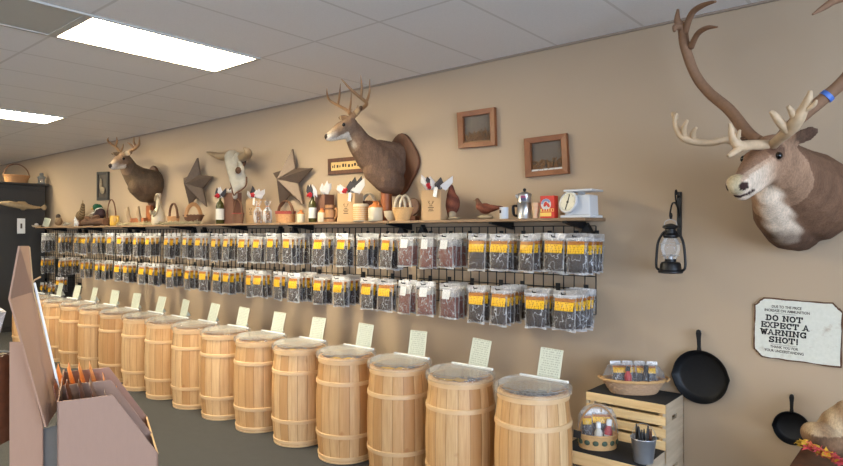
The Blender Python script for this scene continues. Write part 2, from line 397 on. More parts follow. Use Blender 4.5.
fx0, fx1, fz0, fz1 = -12.6, -2.6, .5, 2.45
mb = MB(); yf = Y0-.05
mb.box(((X0+fx0)/2, yf, ZC/2), (fx0-X0, .1, ZC)).box(((X1+fx1)/2, yf, ZC/2), (X1-fx1, .1, ZC))
mb.box(((fx0+fx1)/2, yf, fz0/2), (fx1-fx0, .1, fz0)).box(((fx0+fx1)/2, yf, (ZC+fz1)/2), (fx1-fx0, .1, ZC-fz1))
struct('wall_front', mb, 'wall', label='tan shop-front wall opposite the long shelf wall', cat='wall')
fr = MB()
for k in range(6): fr.box((fx0+(fx1-fx0)*k/5, yf, (fz0+fz1)/2), (.06, .07, fz1-fz0))
for z in (fz0, fz1): fr.box(((fx0+fx1)/2, yf, z), (fx1-fx0, .07, .06))
wf = struct('added_window', fr, 'white_plastic', label='added white framed windows in the unseen front wall', cat='window')  # unseen windows added to let fill light into the room
MB().box(((fx0+fx1)/2, yf, (fz0+fz1)/2), (fx1-fx0, .01, fz1-fz0)).build('glass', MATS['window_glass'], wf)
wy0, wy1, wz0, wz1 = -3.8, 2.0, .35, 2.45
mb = MB()
mb.box((X1+.05, (Y0+wy0)/2, ZC/2), (.1, wy0-Y0, ZC)).box((X1+.05, (Y1+wy1)/2, ZC/2), (.1, Y1-wy1, ZC))
mb.box((X1+.05, (wy0+wy1)/2, wz0/2), (.1, wy1-wy0, wz0)).box((X1+.05, (wy0+wy1)/2, (ZC+wz1)/2), (.1, wy1-wy0, ZC-wz1))
struct('wall_right', mb, 'wall', label='tan wall with the shop window', cat='wall')
fr = MB()
for y in (wy0, (wy0*2+wy1)/3, (wy0+wy1*2)/3, wy1): fr.box((X1+.05, y, (wz0+wz1)/2), (.07, .06, wz1-wz0))
for z in (wz0, wz1): fr.box((X1+.05, (wy0+wy1)/2, z), (.07, wy1-wy0, .06))
wf = struct('window_1', fr, 'white_plastic', label='white framed shop window in the side wall', cat='window')
MB().box((X1+.05, (wy0+wy1)/2, (wz0+wz1)/2), (.01, wy1-wy0, wz1-wz0)).build('glass', MATS['window_glass'], wf)
struct('baseboard_back', MB().box(((X0+X1)/2, Y1-.008, .05), (X1-X0-.1, .016, .1)), 'baseboard', label='dark baseboard along the long tan wall', cat='baseboard')
struct('trim_1', MB().box(((X0+X1)/2, Y1-.008, ZC-.006), (X1-X0-.1, .016, .012)), 'ceiling_trim', label='thin tan ceiling trim along the long wall', cat='trim')

def daylight_and_fill(loc, rot, sx, sy, power, colr):
    ld = bpy.data.lights.new('daylight_and_fill', 'AREA'); ld.shape = 'RECTANGLE'; ld.size = sx; ld.size_y = sy; ld.energy = power; ld.color = colr
    lo = bpy.data.objects.new('daylight_and_fill', ld); col.objects.link(lo); lo.location = loc; lo.rotation_euler = rot
# sky light through the side window; added upward fill through the front wall opening
daylight_and_fill((X1+.5, (wy0+wy1)/2, (wz0+wz1)/2), (PI/2, 0, PI/2), wy1-wy0, wz1-wz0, DAY, (.62, .77, 1))
daylight_and_fill(((fx0+fx1)/2, Y0-.9, .35), (PI/2+.62, 0, 0), fx1-fx0, 1.6, FRONT_FILL, (1, .95, .88))
emit('lit_diffuser', (1, .86, .58), PANEL)
def ceiling_light(x, y, label, lit=True):
    t = thing('ceiling_light', label, 'ceiling light', (x, y, ZC), 0, 'ceiling light panels')
    f = MB()
    for a in (-1, 1):
        f.box((a*.277, 0, -.006), (.024, 1.15, .012)); f.box((0, a*.563, -.006), (.53, .024, .012))
    f.build('frame', MATS['light_frame'], t, smooth=0)
    MB().box((0, 0, -.004), (.53, 1.10, .006)).build('diffuser', MATS['lit_diffuser' if lit else 'unlit_diffuser'], t, smooth=0)
for x, y, lb, lit in ((-3.995, 2.05, 'glowing rectangular ceiling light panel nearest, upper left of the photo', True),
                 (-7.475, 2.05, 'glowing ceiling light panel farther back at left edge', True),
                 (-3.995, .90, 'dull grey ceiling panel in top left corner beside the lit panel', False),
                 (-10.955, 2.05, 'glowing ceiling light panel above the black cabinet, hidden beyond the frame', True),
                 (-3.995, -1.4, 'added unseen ceiling light panel above the opposite aisle, near', True),  # this unseen row is added to brighten the room
                 (-7.475, -1.4, 'added unseen ceiling light panel above the opposite aisle, far', True),
                 (-10.955, -1.4, 'added unseen ceiling light panel above the opposite aisle, farthest', True),  # extra unseen panel added to brighten the left end
                 (.065, -1.4, 'added unseen ceiling light panel behind the viewer', True)):
    ceiling_light(x, y, lb, lit)

# ---------------------------------------------------------------- black cabinet at the far end
cx = -10.85
cab = thing('storage_cabinet', 'tall black cabinet at the far left end of the room', 'cabinet', (cx-.3, 2.55, 0))
MB().box((0, 0, 1.12), (.6, 2.2, 2.24)).build('body', MATS['cabinet_black'], cab, bevel=.006, smooth=0)
for y in (-.55, .55):
    d = MB().box((.308, y, 1.12), (.016, 1.07, 2.1)).build('door', MATS['cabinet_black'], cab, bevel=.004, smooth=0)
MB().box((.02, 0, 2.255), (.7, 2.28, .03)).build('top_board', MATS['cabinet_black'], cab, bevel=.004, smooth=0)
# ---------------------------------------------------------------- long wall shelf
ZS, ST, SY = 1.592, .018, 3.43       # shelf top, board thickness, front edge
XS0, XS1 = -10.62, -1.625
shelf = thing('wall_shelf', 'long wooden wall shelf above the hanging jerky bags', 'shelf', (0, D, ZS))
cuts = [XS0, -8.9, -7.45, -5.95, -4.55, -3.22, XS1]
for a, b in zip(cuts, cuts[1:]):
    MB().box(((a+b)/2, (SY-D)/2-.001, -ST/2), (b-a-.006, D-SY-.004, ST)).build('board', MATS['shelf_wood'], shelf, smooth=0, bevel=.002)
for x in (-10.2, -8.95, -7.7, -6.55, -5.5, -4.45, -3.25, -2.31, -1.77):
    mb = MB()
    mb.prism([(x-.012, -.006, -ST-.001), (x-.012, -.285, -ST-.001), (x-.012, -.285, -ST-.012), (x-.012, -.10, -.055), (x-.012, -.006, -.07)], (.024, 0, 0))
    mb.build('bracket', MATS['black_metal'], shelf, smooth=0)

# ---------------------------------------------------------------- wire grid panels on the wall
ORD = ['', 'first', 'second', 'third', 'fourth', 'fifth', 'sixth', 'seventh', 'eighth', 'ninth', 'tenth', 'eleventh', 'twelfth', 'thirteenth', 'fourteenth',
       'fifteenth', 'sixteenth', 'seventeenth', 'eighteenth', 'nineteenth', 'twentieth']
ORD += ['twenty-'+o for o in ORD[1:10]]+['thirtieth', 'thirty-first', 'thirty-second']
GY = D-.028
grids = []
def grid_panel(xa, xb, zb, label):
    zt = 1.545; t = thing('gridwall_panel', label, 'wire grid', ((xa+xb)/2, D, zb), 0, 'black wire grid panels')
    O = t.location; mb = MB(); n = round((xb-xa)/.0762); k = round((zt-zb)/.0762)
    for i in range(n+1): mb.box((xa+(xb-xa)*i/n, GY, (zb+zt)/2), (.006, .006, zt-zb))
    for j in range(k+1): mb.box(((xa+xb)/2, GY-.006, zb+(zt-zb)*j/k), (xb-xa, .006, .006))
    mb.build('wire_grid', MATS['black_metal'], t, O, smooth=0)
    for x in (xa+.06, xb-.06):
        for z in (zt-.03, zb+.10):
            MB().prism([(x, D-.045, z+.05), (x-.045, D-.045, z-.025), (x+.045, D-.045, z-.025)], (0, .045, 0)).build('wall_mount', MATS['black_metal'], t, O, smooth=0)
    grids.append((xa, xb, t)); return t
gx = -1.682; names = ['nearest black wire grid panel at the right end of the wall', 'second black wire grid panel from the right', 'third black wire grid panel from the right',
                      'fourth black wire grid panel from the right', 'fifth black wire grid panel from the right', 'black wire grid panel at the far left end by the cabinet']
for i, nm in enumerate(names):
    grid_panel(gx-1.49, gx, .985 if i < 5 else .62, nm); gx -= 1.585
rk = thing('display_board', 'dark display board behind the lowest bags at the far left end', 'display board', (-10.25, D, .45))
MB().box((0, -.012, .325), (.72, .02, .65)).build('board', MATS['cabinet_black'], rk, smooth=0)

# ---------------------------------------------------------------- jerky bags
def pouch_surface(seed):
    rr = random.Random(seed); W, HH = 13, 18; g = {}
    for j in range(HH+1):
        for i in range(W+1):
            u = i/W*2-1; v = j/HH                      # v: 0 top .. 1 bottom
            x = u*.065*(1+.03*math.sin(v*5+seed)); z = .012-v*.225
            b = max(0, 1-u*u)**.6*max(0, min(1, (v-.13)/.3))*max(0, min(1, (1-v)/.1))
            cr = rr.uniform(-1, 1)*.0026*min(1, b*2.5)
            g[i, j] = (x+rr.uniform(-.0008, .0008), b*.016+cr, z+(.004*math.sin(u*3+seed) if j == HH else 0), b)
    return g, W, HH
def bag_meshes(seed):
    g, W, HH = pouch_surface(seed)
    mb = MB(); v = []; f = []
    for sgn in (-1, 1):
        for j in range(HH+1):
            for i in range(W+1):
                x, y, z, b = g[i, j]; v.append((x, sgn*(y if sgn < 0 else y*.7) , z))
    N = (W+1)*(HH+1)
    hole = {(W//2, 0), (W//2, 1)}
    for s_ in (0, 1):
        for j in range(HH):
            for i in range(W):
                if (i, j) in hole: continue
                a = s_*N+j*(W+1)+i; q = (a, a+1, a+W+2, a+W+1); f.append(q if s_ else q[::-1])
    mb.add(v, f)
    rr = random.Random(seed+50); jb = MB()
    for s_ in (-1, 1):
        vv = []
        for j in range(9):
            for i in range(8):
                u = (i/7*2-1); q = j/8; e = (1-u*u)**.5*(1-(2*q-1)**4)
                vv.append((u*.054+rr.uniform(-.002, .002), s_*(e*.0085+rr.uniform(0, .003)*min(1, e*3)), -.075-q*.127+rr.uniform(-.003, .003)*(1 if j in (0, 8) else .3)))
        jb.add(vv, [(j*8+i, j*8+i+1, j*8+i+9, j*8+i+8) for j in range(8) for i in range(7)])
    return mb.mesh(name='pouch'), jb.mesh(name='jerky'), g, W, HH
def surf(g, W, HH, u, v):
    i = min(W-1, max(0, int((u+1)/2*W))); j = min(HH-1, int(v*HH)); a = (u+1)/2*W-i; b = v*HH-j
    p = [Vector(g[i+di, j+dj][:3]) for di, dj in ((0, 0), (1, 0), (0, 1), (1, 1))]
    q = p[0]*(1-a)*(1-b)+p[1]*a*(1-b)+p[2]*(1-a)*b+p[3]*a*b
    return Vector((q.x, -q.y-.0015, q.z))
def label_mesh(g, W, HH, u0, u1, v0, v1):
    n, m = 8, 6
    v = [surf(g, W, HH, u0+(u1-u0)*i/n, v0+(v1-v0)*j/m) for j in range(m+1) for i in range(n+1)]
    f = [(j*(n+1)+i, (j+1)*(n+1)+i, (j+1)*(n+1)+i+1, j*(n+1)+i+1) for j in range(m) for i in range(n)]
    return MB().add(v, f).mesh(name='label')
BAGS = {}
def bag_proto(style, seed):
    key = (style, seed)
    if key in BAGS: return BAGS[key]
    pm, jm, g, W, HH = bag_meshes(seed)
    for me, m in ((pm, 'bag_film'), (jm, 'jerky_red' if style == 'white' else 'jerky')):
        me.materials.append(MATS[m]); me.polygons.foreach_set('use_smooth', [True]*len(me.polygons))
    lm = None
    if style != 'plain':
        r = {'wide': (-.82, .82, .2, .5), 'std': (-.62, .55, .2, .47), 'low': (-.72, .68, .19, .52), 'white': (-.55, .35, .17, .44)}[style]
        lm = label_mesh(g, W, HH, *r); lm.materials.append(MATS['white_label' if style == 'white' else 'yellow_label'])
        lm.polygons.foreach_set('use_smooth', [True]*len(lm.polygons))
    BAGS[key] = (pm, jm, lm); return BAGS[key]
def make_bag(style, seed, loc, wdt, hgt, rz, ry, rx, label, group):
    t = thing('jerky_bag', label, 'bag of jerky', loc, rz, group)
    t.rotation_euler = (rx, ry, rz); t.scale = (wdt/.13, 1, hgt/.225)
    for nm, me in zip(('pouch', 'jerky', 'label'), bag_proto(style, seed)):
        if me: o = bpy.data.objects.new(nm, me); col.objects.link(o); o.parent = t
    return t
LOOK = {'wide': 'yellow-labelled jerky bag', 'std': 'yellow-labelled jerky bag', 'low': 'yellow-labelled jerky bag', 'white': 'white-labelled jerky bag', 'plain': 'unlabelled clear jerky bag'}
YF = 3.40
# left and right edge of the front bag, where the stack's fan ends, style (from the right end of each row)
UP = [(565, 585, 606, 'wide'), (543, 565, 570, 'wide'), (518, 535, 543, 'wide'), (488, 511, 518, 'wide'), (467, 487, 490, 'wide'), (435, 455, 466, 'white'),
      (417, 434, 437, 'white'), (397, 413, 417, 'white'), (378, 395, 402, 'std'), (353, 370, 378, 'std'), (333, 350, 354, 'std'), (312, 325, 333, 'std'),
      (280, 293, 312, 'std'), (264, 277, 281, 'std'), (251, 262, 265, 'std'), (236, 248, 251, 'std'), (221, 231, 238, 'std'), (209, 218, 222, 'std'),
      (193, 203, 209, 'std'), (180, 190, 194, 'std'), (161, 172, 180, 'std'), (143, 153, 161, 'std'), (131, 139, 144, 'std'), (114, 124, 132, 'std'),
      (106, 113, 115, 'std'), (91, 98, 106, 'std'), (80, 88, 91, 'std'), (72, 79, 82, 'std'), (55, 64, 72, 'std'), (38, 48, 55, 'plain')]
LO = [(552, 576, 597, 'wide'), (524, 546, 556, 'wide'), (490, 507, 527, 'wide'), (468, 485, 490, 'wide'), (438, 456, 467, 'white'), (415, 433, 438, 'white'),
      (397, 412, 416, 'white'), (377, 392, 398, 'low'), (360, 373, 378, 'low'), (331, 344, 359, 'low'), (312, 324, 332, 'low'), (287, 299, 315, 'low'),
      (271, 283, 288, 'low'), (252, 263, 271, 'low'), (245, 252, 254, 'low'), (221, 231, 244, 'low'), (212, 221, 224, 'low'), (197, 208, 212, 'low'),
      (182, 192, 198, 'low'), (165, 174, 182, 'low'), (147, 156, 165, 'low'), (137, 146, 149, 'low'), (121, 129, 137, 'low'), (113, 121, 123, 'low'),
      (100, 107, 113, 'low'), (93, 100, 103, 'low'), (79, 86, 94, 'low'), (55, 64, 79, 'low'), (37, 47, 55, 'low')]
def px_of(X, Y): z = FX*X+FY*Y; return 421+F*(RX*X+RY*Y)/z
rb = random.Random(11)
def hook(x, y, z):
    for xa, xb, t in grids:
        if xa-.06 <= x <= xb+.06 or (x < xa and t is grids[-1][2]): break
    mb = MB(); O = t.location
    mb.tube([(x, GY-.008, z), (x, y-.02, z), (x, y-.028, z+.012)], .0035, 6); mb.box((x, GY-.010, z+.01), (.03, .008, .06))
    mb.build('hook', MATS['black_metal'], t, O, smooth=0)
for row, lst, zt in (('upper', UP, 1.484), ('lower', LO, 1.140)):
    for i, (a, b, fan, st) in enumerate(lst):
        near = i < 8
        p = at((a+b)/2, 234, YF); x = p.x; w_ = at(b, 234, YF).x-at(a, 234, YF).x
        h_ = (.248 if near else .276) if row == 'upper' else (.250 if near else .252)
        w_ = min(max(w_, .118), .15)
        # how far back the stack reaches
        yb = YF
        while yb < 3.66 and px_of(x+w_/2, yb) < fan: yb += .01
        n = max(2, min(6, 1+round((yb-YF)/.048)))
        if n > 1: gap = min(.055, max(.034, (yb-YF)/(n-1)))
        hook(x, YF-.012, zt-.008)
        for k in range(n):
            seed = rb.randrange(4)
            od = ORD[i+1]+' stack from the right'
            if i == 0: od = 'rightmost stack'
            if i == len(lst)-1: od = 'leftmost stack'
            lab = f"{LOOK[st]}, {'front one' if k == 0 else ORD[k+1]+' from front'} in the {od}, {row} row"
            jit = 1 if k else .6
            make_bag(st, seed, (x+rb.uniform(-.006, .006)*jit, YF+k*gap, zt+rb.uniform(-.004, .003)), w_*rb.uniform(.95, 1.03), h_*rb.uniform(.96, 1.03),
                     rb.uniform(-.14, .10), rb.uniform(-.05, .05)*jit, rb.uniform(-.05, .02) if k == 0 else rb.uniform(-.04, .04), lab, f'jerky bags on the {row} row of hooks')
third = [(38, 45, 'low', 284), (46, 53, 'low', 286), (54, 61, 'wide', 279)]
for i, (a, b, st, y) in enumerate(third):
    p = at((a+b)/2, y, 3.48); hook(p.x, 3.47, p.z)
    for k in range(3):
        make_bag(st, (i+k) % 4, (p.x, 3.48+k*.055, p.z), .125, .22, rb.uniform(-.1, .1), 0, 0,
                 f"yellow-labelled bag, {'front one' if k == 0 else ORD[k+1]+' from front'}, {['left', 'middle', 'right'][i]} stack of the short lowest row", 'jerky bags on the short lowest row')

# ---------------------------------------------------------------- barrels
BY = 2.88
def brad(z): return .203-.024*((z-.33)/.34)**2
def barrel(proto=[]):
    if proto: return copy_tree(proto[0])
    t = thing('wooden_barrel', '', 'barrel')
    prof = [(brad(z), z) for z in [i*.68/22 for i in range(23)]]
    N = 18
    def groove(a, i):
        q = (a/(2*PI)*N) % 1; q = min(q, 1-q); return 1-.010*max(0, 1-q/.05)-.004*(1-2*q)**2*0
    body = prof+[(brad(.68)-.016, .68), (brad(.68)-.016, .60), (0.0005, .60)]
    MB().lathe(body, 18*10, fn=groove, cap=True).build('staves', MATS['stave'], t, smooth=30)
    for z0, z1 in ((.640, .676), (.505, .533), (.165, .193), (.018, .044), (.0, .014)):
        m = [(brad(z0)+.0005, z0), (brad(z0)+.006, z0+.002), (brad((z0+z1)/2)+.007, (z0+z1)/2), (brad(z1)+.006, z1-.002), (brad(z1)+.0005, z1)]
        MB().lathe(m, 72, cap=False).build('hoop', MATS['hoop_wood'], t, smooth=40)
    # clear bin lid with a hinged front flap
    lid = MB().lathe([(.190, .668), (.201, .670), (.204, .694), (.200, .703), (.188, .705), (.186, .699), (.0005, .699)], 64, cap=False)
    l = lid.build('lid', MATS['lid_film'], t, smooth=40)
    fl = []; yc = .105; R = .178; a0 = math.asin(yc/R)
    for k in range(41):
        a = PI-a0+(PI+2*a0)*k/40; fl.append((R*math.cos(a), R*math.sin(a), .706))
    MB().prism(fl, (0, 0, .010)).build('flap', MATS['lid_film'], l, smooth=0, bevel=.002)
    MB().box((0, yc+.008, .714), (2*R*math.cos(a0)+.004, .014, .012)).build('hinge_strip', MATS['white_plastic'], l, smooth=0)
    rr = random.Random(5); c = MB()
    for k in range(90):
        a = rr.uniform(0, 2*PI); r = .16*rr.random()**.5
        c.box((r*math.cos(a), r*math.sin(a), .615+rr.uniform(0, .02)), (.05, .016, .012), Euler((rr.uniform(-.3, .3), rr.uniform(-.3, .3), rr.uniform(0, 3))))
    c.build('wrapped_candy', MATS['candy_mix'], t, smooth=0)['kind'] = 'stuff'
    proto.append(t); return t
t_ = NT('candy_mix'); oi_ = t_.n('ShaderNodeObjectInfo'); nn_ = t_.noise(t_.coord('Object'), 26, 2)
MATS['candy_mix'] = t_.done(t_.bsdf(t_.ramp(nn_, (.3, srgb(96, 84, 76)), (.5, srgb(150, 138, 126)), (.7, srgb(120, 104, 92))), .4))
M('sticker', (226, 176, 44), .5, 0, .3, 60)
BX = [-1.66, -2.135, -2.61, -3.095, -3.585, -4.065, -4.55, -5.02, -5.50, -5.97, -6.48, -7.0, -7.52, -8.03, -8.55, -9.07]
rr = random.Random(3)
for i, x in enumerate(BX):
    t = barrel(); t.location = (x, BY, 0); t.rotation_euler = (0, 0, 0)
    t['label'] = ('rightmost wooden barrel with clear lid, beside the slatted crates' if i == 0 else
                  'leftmost wooden barrel at the far end of the row' if i == len(BX)-1 else f'wooden barrel with clear lid, {ORD[i+1]} from the right in the row')
    t['category'] = 'barrel'; t['group'] = 'wooden barrels along the wall'
    st = [c for c in t.children if c.name.startswith('staves')][0]; st.rotation_euler.z = rr.uniform(0, 6)
    if i in (1, 2, 3, 4, 5, 6):
        mb = MB()
        for q in range(2): mb.box((-.075+q*.055+rr.uniform(-.02, .02), -.02+q*.05, .642), (.085, .055, .004), Euler((.05, 0, rr.uniform(-.3, .6))))
        mb.build('yellow_packet', MATS['sticker'], t, smooth=0)
    if i == len(BX)-1: continue
    cw, ch = (.135, .165) if i < 10 else (.15, .165)
    c = thing('price_card', 'pale green price card standing on the '+('rightmost' if i == 0 else ORD[i+1]+' from the right')+' barrel lid', 'price card', (x+.01+rr.uniform(-.01, .01), BY+.142, .7055), 0, 'price cards on the barrels')
    c.rotation_euler = (-.22+rr.uniform(-.05, .05), rr.uniform(-.02, .07), rr.uniform(-.1, .1))
    MB().box((0, 0, ch/2), (cw, .002, ch)).build('card', MATS['card_paper'], c, smooth=0)
    MB().prism([(0, .001, .10), (0, .001, 0), (0, .075, .02)], (.002, 0, 0)).build('prop', MATS['card_paper'], c, smooth=0)
# ---------------------------------------------------------------- mounts on the wall
def lerp3(a, b, t): t = max(0, min(1, t)); return tuple(x+(y-x)*t for x, y in zip(a, b))
def blend(d, r, w=.35): return max(0, min(1, (r*(1+w)-d)/(2*w*r)))
def deer(label, pq, dk, spots):
    """spots: named 3-D points of the mount"""
    p = spots; O = Vector((p['plaque'].x, D, p['base_z'])); s = p['s']
    t = thing('deer_mount', label, 'deer mount', O)
    nose, eye, skull, chin = p['nose'], p['eye'], p['skull'], p['chin']
    fwd = (nose-skull).normalized(); side = Vector((0, 0, 1)).cross(fwd).normalized(); up = fwd.cross(side).normalized()
    b = MB()
    # skull, muzzle
    b.chain([skull, skull.lerp(nose, .35)+up*.005*s, skull.lerp(nose, .72)-up*.004*s, nose-fwd*.018*s-up*.004*s], [.068*s, .060*s, .040*s, .030*s])
    b.ell(nose-fwd*.012*s+up*.004*s, (.024*s, .024*s, .022*s))
    b.chain([skull.lerp(nose, .2)-up*.035*s, skull.lerp(nose, .85)-up*.022*s], [.048*s, .024*s])
    for k in (-1, 1):
        b.ell(skull.lerp(nose, .25)+side*k*.042*s+up*.022*s, .026*s)
        e0 = skull-fwd*.02*s+side*k*.048*s+up*.045*s; e1 = p['ear_r' if k > 0 else 'ear_l']
        ax = (e1-e0).normalized(); R = ax.to_track_quat('Z', 'Y').to_matrix(); fl = (R@Vector((1, 0, 0)))
        # ear: thin cupped leaf facing forwards-outwards
        fdir = (fwd*.75+side*k*.65); fdir = (fdir-ax*fdir.dot(ax)).normalized(); wdir = ax.cross(fdir)
        RR = Matrix((wdir, fdir, ax)).transposed()
        L = (e1-e0).length
        b.ell(e0.lerp(e1, .55), (.030*s, .010*s, L*.56), RR); b.chain([e0, e0.lerp(e1, .4)], [.02*s, .014*s])
    for q in p['neck']: b.chain(*q, step=.3)
    white = srgb(226, 214, 196); body = srgb(*dk); face = srgb(134, 108, 86); dark = srgb(52, 40, 34)
    def fur(v):
        c = body
        d = (v-skull).dot(fwd); hgt = (v-skull).dot(up); wide = abs((v-skull).dot(side)); Ln = (nose-skull).length
        if (v-skull.lerp(nose, .5)).length < Ln*.95 and d > -.07*s: c = lerp3(face, body, blend(abs(d+.03*s), .05*s)*.6)
        if (v-eye).length < .035*s: c = lerp3(c, white, .55)
        if d > Ln*.55: c = lerp3(c, white, (d/Ln-.55)*2.4*(1 if hgt < .01*s else .45))
        if d > Ln*.2 and -.10*s < hgt < -.035*s and (v-skull.lerp(nose, .5)).length < Ln*.75: c = lerp3(c, white, .75)
        c = lerp3(c, white, blend((v-p['throat']).length, .055*s, .3))
        for k in (-1, 1):
            e1 = p['ear_r' if k > 0 else 'ear_l']
            if (v-e1).length < .11*s and (v-skull).length > .1*s: c = lerp3(srgb(160, 136, 110), srgb(84, 62, 48), blend((v-e1).length, .03*s))
        if (v-(nose+up*.008*s)).length < .026*s: c = dark
        if (v-eye).length < .017*s: c = dark
        if p.get('brisket') is not None: c = lerp3(c, srgb(96, 66, 46), blend((v-p['brisket']).length, .10*s, .5)*.7)
        return c
    organic('body', b, MATS['fur'], t, O, .0085*s, fur, 3)
    for k in (-1, 1):
        e = skull.lerp(nose, .27)+side*k*.062*s+up*.026*s
        MB().ell(e, .0135*s).build('eye', MATS['eye'], t, O, 180)
        mb = MB()
        for q in p['antler_r' if k > 0 else 'antler_l']: horn(mb, *q)
        mb.build('antler', MATS['antler'], t, O, 180)
    MB().prism(pq, (0, .03, 0)).build('plaque', MATS['red_wood' if s < 1.02 and p.get('red') else 'dark_wood'], t, O, smooth=0, bevel=.008)
    return t, O
def shield(c, w, h, y, cut=.10):
    """scalloped plaque outline on the wall"""
    pts = []
    for k in range(36):
        a = 2*PI*k/36; r = 1+.06*math.cos(4*a)-.05*math.sin(a)
        pts.append((c.x+w/2*r*math.sin(a)*(1-.18*max(0, -math.cos(a))), y, c.z+h/2*r*math.cos(a)))
    return pts[::-1]
# the nearer buck
A = lambda px, py, y: at(px, py, y)
spots = dict(s=1.0, base_z=1.75, plaque=A(402, 165, D), nose=A(325.5, 138.5, 3.16), eye=A(345.5, 127, 3.20), skull=A(349.5, 127, 3.32), chin=A(332, 143, 3.2),
    ear_r=A(339, 119, 3.50), ear_l=A(361, 108.5, 3.24), throat=A(349, 147, 3.27),
    neck=[([A(352, 132, 3.36), A(360, 146, 3.42), A(371, 157, 3.50), A(382, 166, 3.58), A(391, 168, 3.69)], [.078, .10, .135, .160, .150]),
          ([A(375, 172, 3.50), A(386, 180, 3.56), A(393, 184, 3.68)], [.10, .115, .11]), ([A(379, 153, 3.56), A(394, 158, 3.69)], [.10, .12])],
    antler_l=[([A(354, 114, 3.30), A(362, 109, 3.27), A(366, 104, 3.24), A(358.6, 97.5, 3.16), A(350, 90, 3.08), A(341, 80, 3.02)], [.017, .015, .014, .012, .010, .003]),
              ([A(365.5, 104, 3.24), A(368.8, 94, 3.22), A(369.3, 80, 3.20)], [.011, .009, .002]),
              ([A(360.5, 99, 3.18), A(361.3, 88, 3.16), A(360, 76, 3.14)], [.011, .009, .002]), ([A(355.5, 113, 3.29), A(357.5, 106, 3.26)], [.009, .002])],
    antler_r=[([A(350, 115, 3.40), A(346, 111, 3.44), A(338, 106.5, 3.46), A(330, 102, 3.44), A(327, 97, 3.40), A(326.4, 89.5, 3.36)], [.017, .015, .013, .011, .009, .002]),
              ([A(348.8, 113.5, 3.42), A(350.3, 104, 3.40), A(350.9, 92.5, 3.38)], [.010, .008, .002]),
              ([A(337.5, 106.5, 3.46), A(339, 96, 3.44), A(340, 84.5, 3.42)], [.010, .009, .002]), ([A(349, 114, 3.41), A(351.5, 110, 3.38)], [.008, .002])])
c = A(400.5, 165, D-.03)
t, O = deer('brown buck head mount with tall antlers on dark plaque, above the middle of the shelf', shield(Vector((c.x, 0, c.z)), .37, .47, D-.031), (116, 90, 72), spots)
# the farther buck
k2 = .93
spots = dict(s=1.15, base_z=1.62, red=1, plaque=A(150, 188, D), nose=A(109.5, 167.5, 3.10), eye=A(120.5, 159.5, 3.16), skull=A(123.5, 160.5, 3.28), chin=A(113, 170, 3.2),
    ear_r=A(112, 155, 3.42), ear_l=A(130.5, 153.5, 3.12), throat=A(123.5, 171, 3.24), brisket=A(139, 195, 3.40),
    neck=[([A(125, 163, 3.32), A(130, 172, 3.40), A(138, 180, 3.50), A(147, 185, 3.58), A(153, 185, 3.68)], [.085, .105, .15, .185, .17]),
          ([A(137, 188, 3.46), A(144, 194, 3.54), A(150, 196, 3.66)], [.11, .115, .10]), ([A(144, 177, 3.55), A(153, 178, 3.69)], [.08, .09])],
    antler_l=[([A(127.5, 155, 3.26), A(131, 151.5, 3.22), A(135.5, 148.5, 3.17), A(138.5, 145, 3.12), A(138.8, 138, 3.08)], [.020, .018, .016, .013, .003]),
              ([A(136, 148, 3.17), A(133.5, 143.5, 3.14), A(133.6, 138, 3.12)], [.013, .011, .003]), ([A(134, 149.5, 3.18), A(130, 145.5, 3.14), A(127, 143.5, 3.1)], [.013, .010, .003])],
    antler_r=[([A(121.5, 155, 3.36), A(119, 152.5, 3.40), A(115.5, 148, 3.42), A(110.5, 145, 3.40), A(107.3, 141.5, 3.36), A(108, 138.5, 3.34)], [.020, .018, .016, .014, .011, .003]),
              ([A(115, 147.5, 3.42), A(116.5, 142.5, 3.40), A(116.2, 138, 3.38)], [.013, .010, .003]), ([A(120, 153.5, 3.38), A(122, 149, 3.34), A(122.8, 145, 3.32)], [.012, .009, .003])])
c = A(152, 189, D-.03)
t, O = deer('buck head mount with small antlers on reddish plaque, at the far left above the shelf', shield(Vector((c.x, 0, c.z)), .44, .52, D-.031), (96, 78, 60), spots)

# caribou
nose, skull, eye = A(736.5, 189, 2.87), A(769, 158, 3.13), A(777, 152, 3.05)
O = Vector((A(803, 200, D).x, D, 1.65))
cb = thing('caribou_mount', 'large caribou head mount with broad pale antlers on the right of the wall', 'caribou mount', O)
fwd = (nose-skull).normalized(); side = Vector((0, 0, 1)).cross(fwd).normalized(); up = fwd.cross(side)
b = MB()
b.chain([skull, skull.lerp(nose, .35)+up*.006, skull.lerp(nose, .72), nose-fwd*.03], [.080, .070, .054, .046])
EARS = []
b.ell(nose-fwd*.018+up*.008, (.052, .052, .047)); b.chain([skull-up*.045, skull.lerp(nose, .6)-up*.036, nose-fwd*.03-up*.034], [.064, .050, .038])
for k in (-1, 1):
    b.ell(skull.lerp(nose, .2)+side*k*.052+up*.028, .030)
    e0 = skull-fwd*.045+side*k*.06+up*.035; e1 = e0+(side*k*.82-fwd*.25+up*.25).normalized()*.125; EARS.append(e0.lerp(e1, .85))
    ax = (e1-e0).normalized(); fd = (fwd+Vector((0, 0, -.1))); fd = (fd-ax*fd.dot(ax)).normalized()
    b.ell(e0.lerp(e1, .55), (.034, .011, .07), Matrix((ax.cross(fd), fd, ax)).transposed()); b.chain([e0, e0.lerp(e1, .3)], [.028, .02])
b.chain([skull-up*.01-fwd*.03, A(783, 172, 3.24), A(794, 186, 3.40), A(804, 196, 3.56), A(808, 200, 3.69)], [.10, .13, .175, .215, .225], .3)
b.chain([A(768, 195, 3.22), A(775, 215, 3.36), A(788, 228, 3.52), A(798, 232, 3.68)], [.075, .10, .115, .105], .3)
b.chain([A(808, 186, 3.52), A(813, 194, 3.69)], [.16, .18], .3)
thr = [A(768, 196, 3.16), A(775, 214, 3.26), A(788, 238, 3.40)]
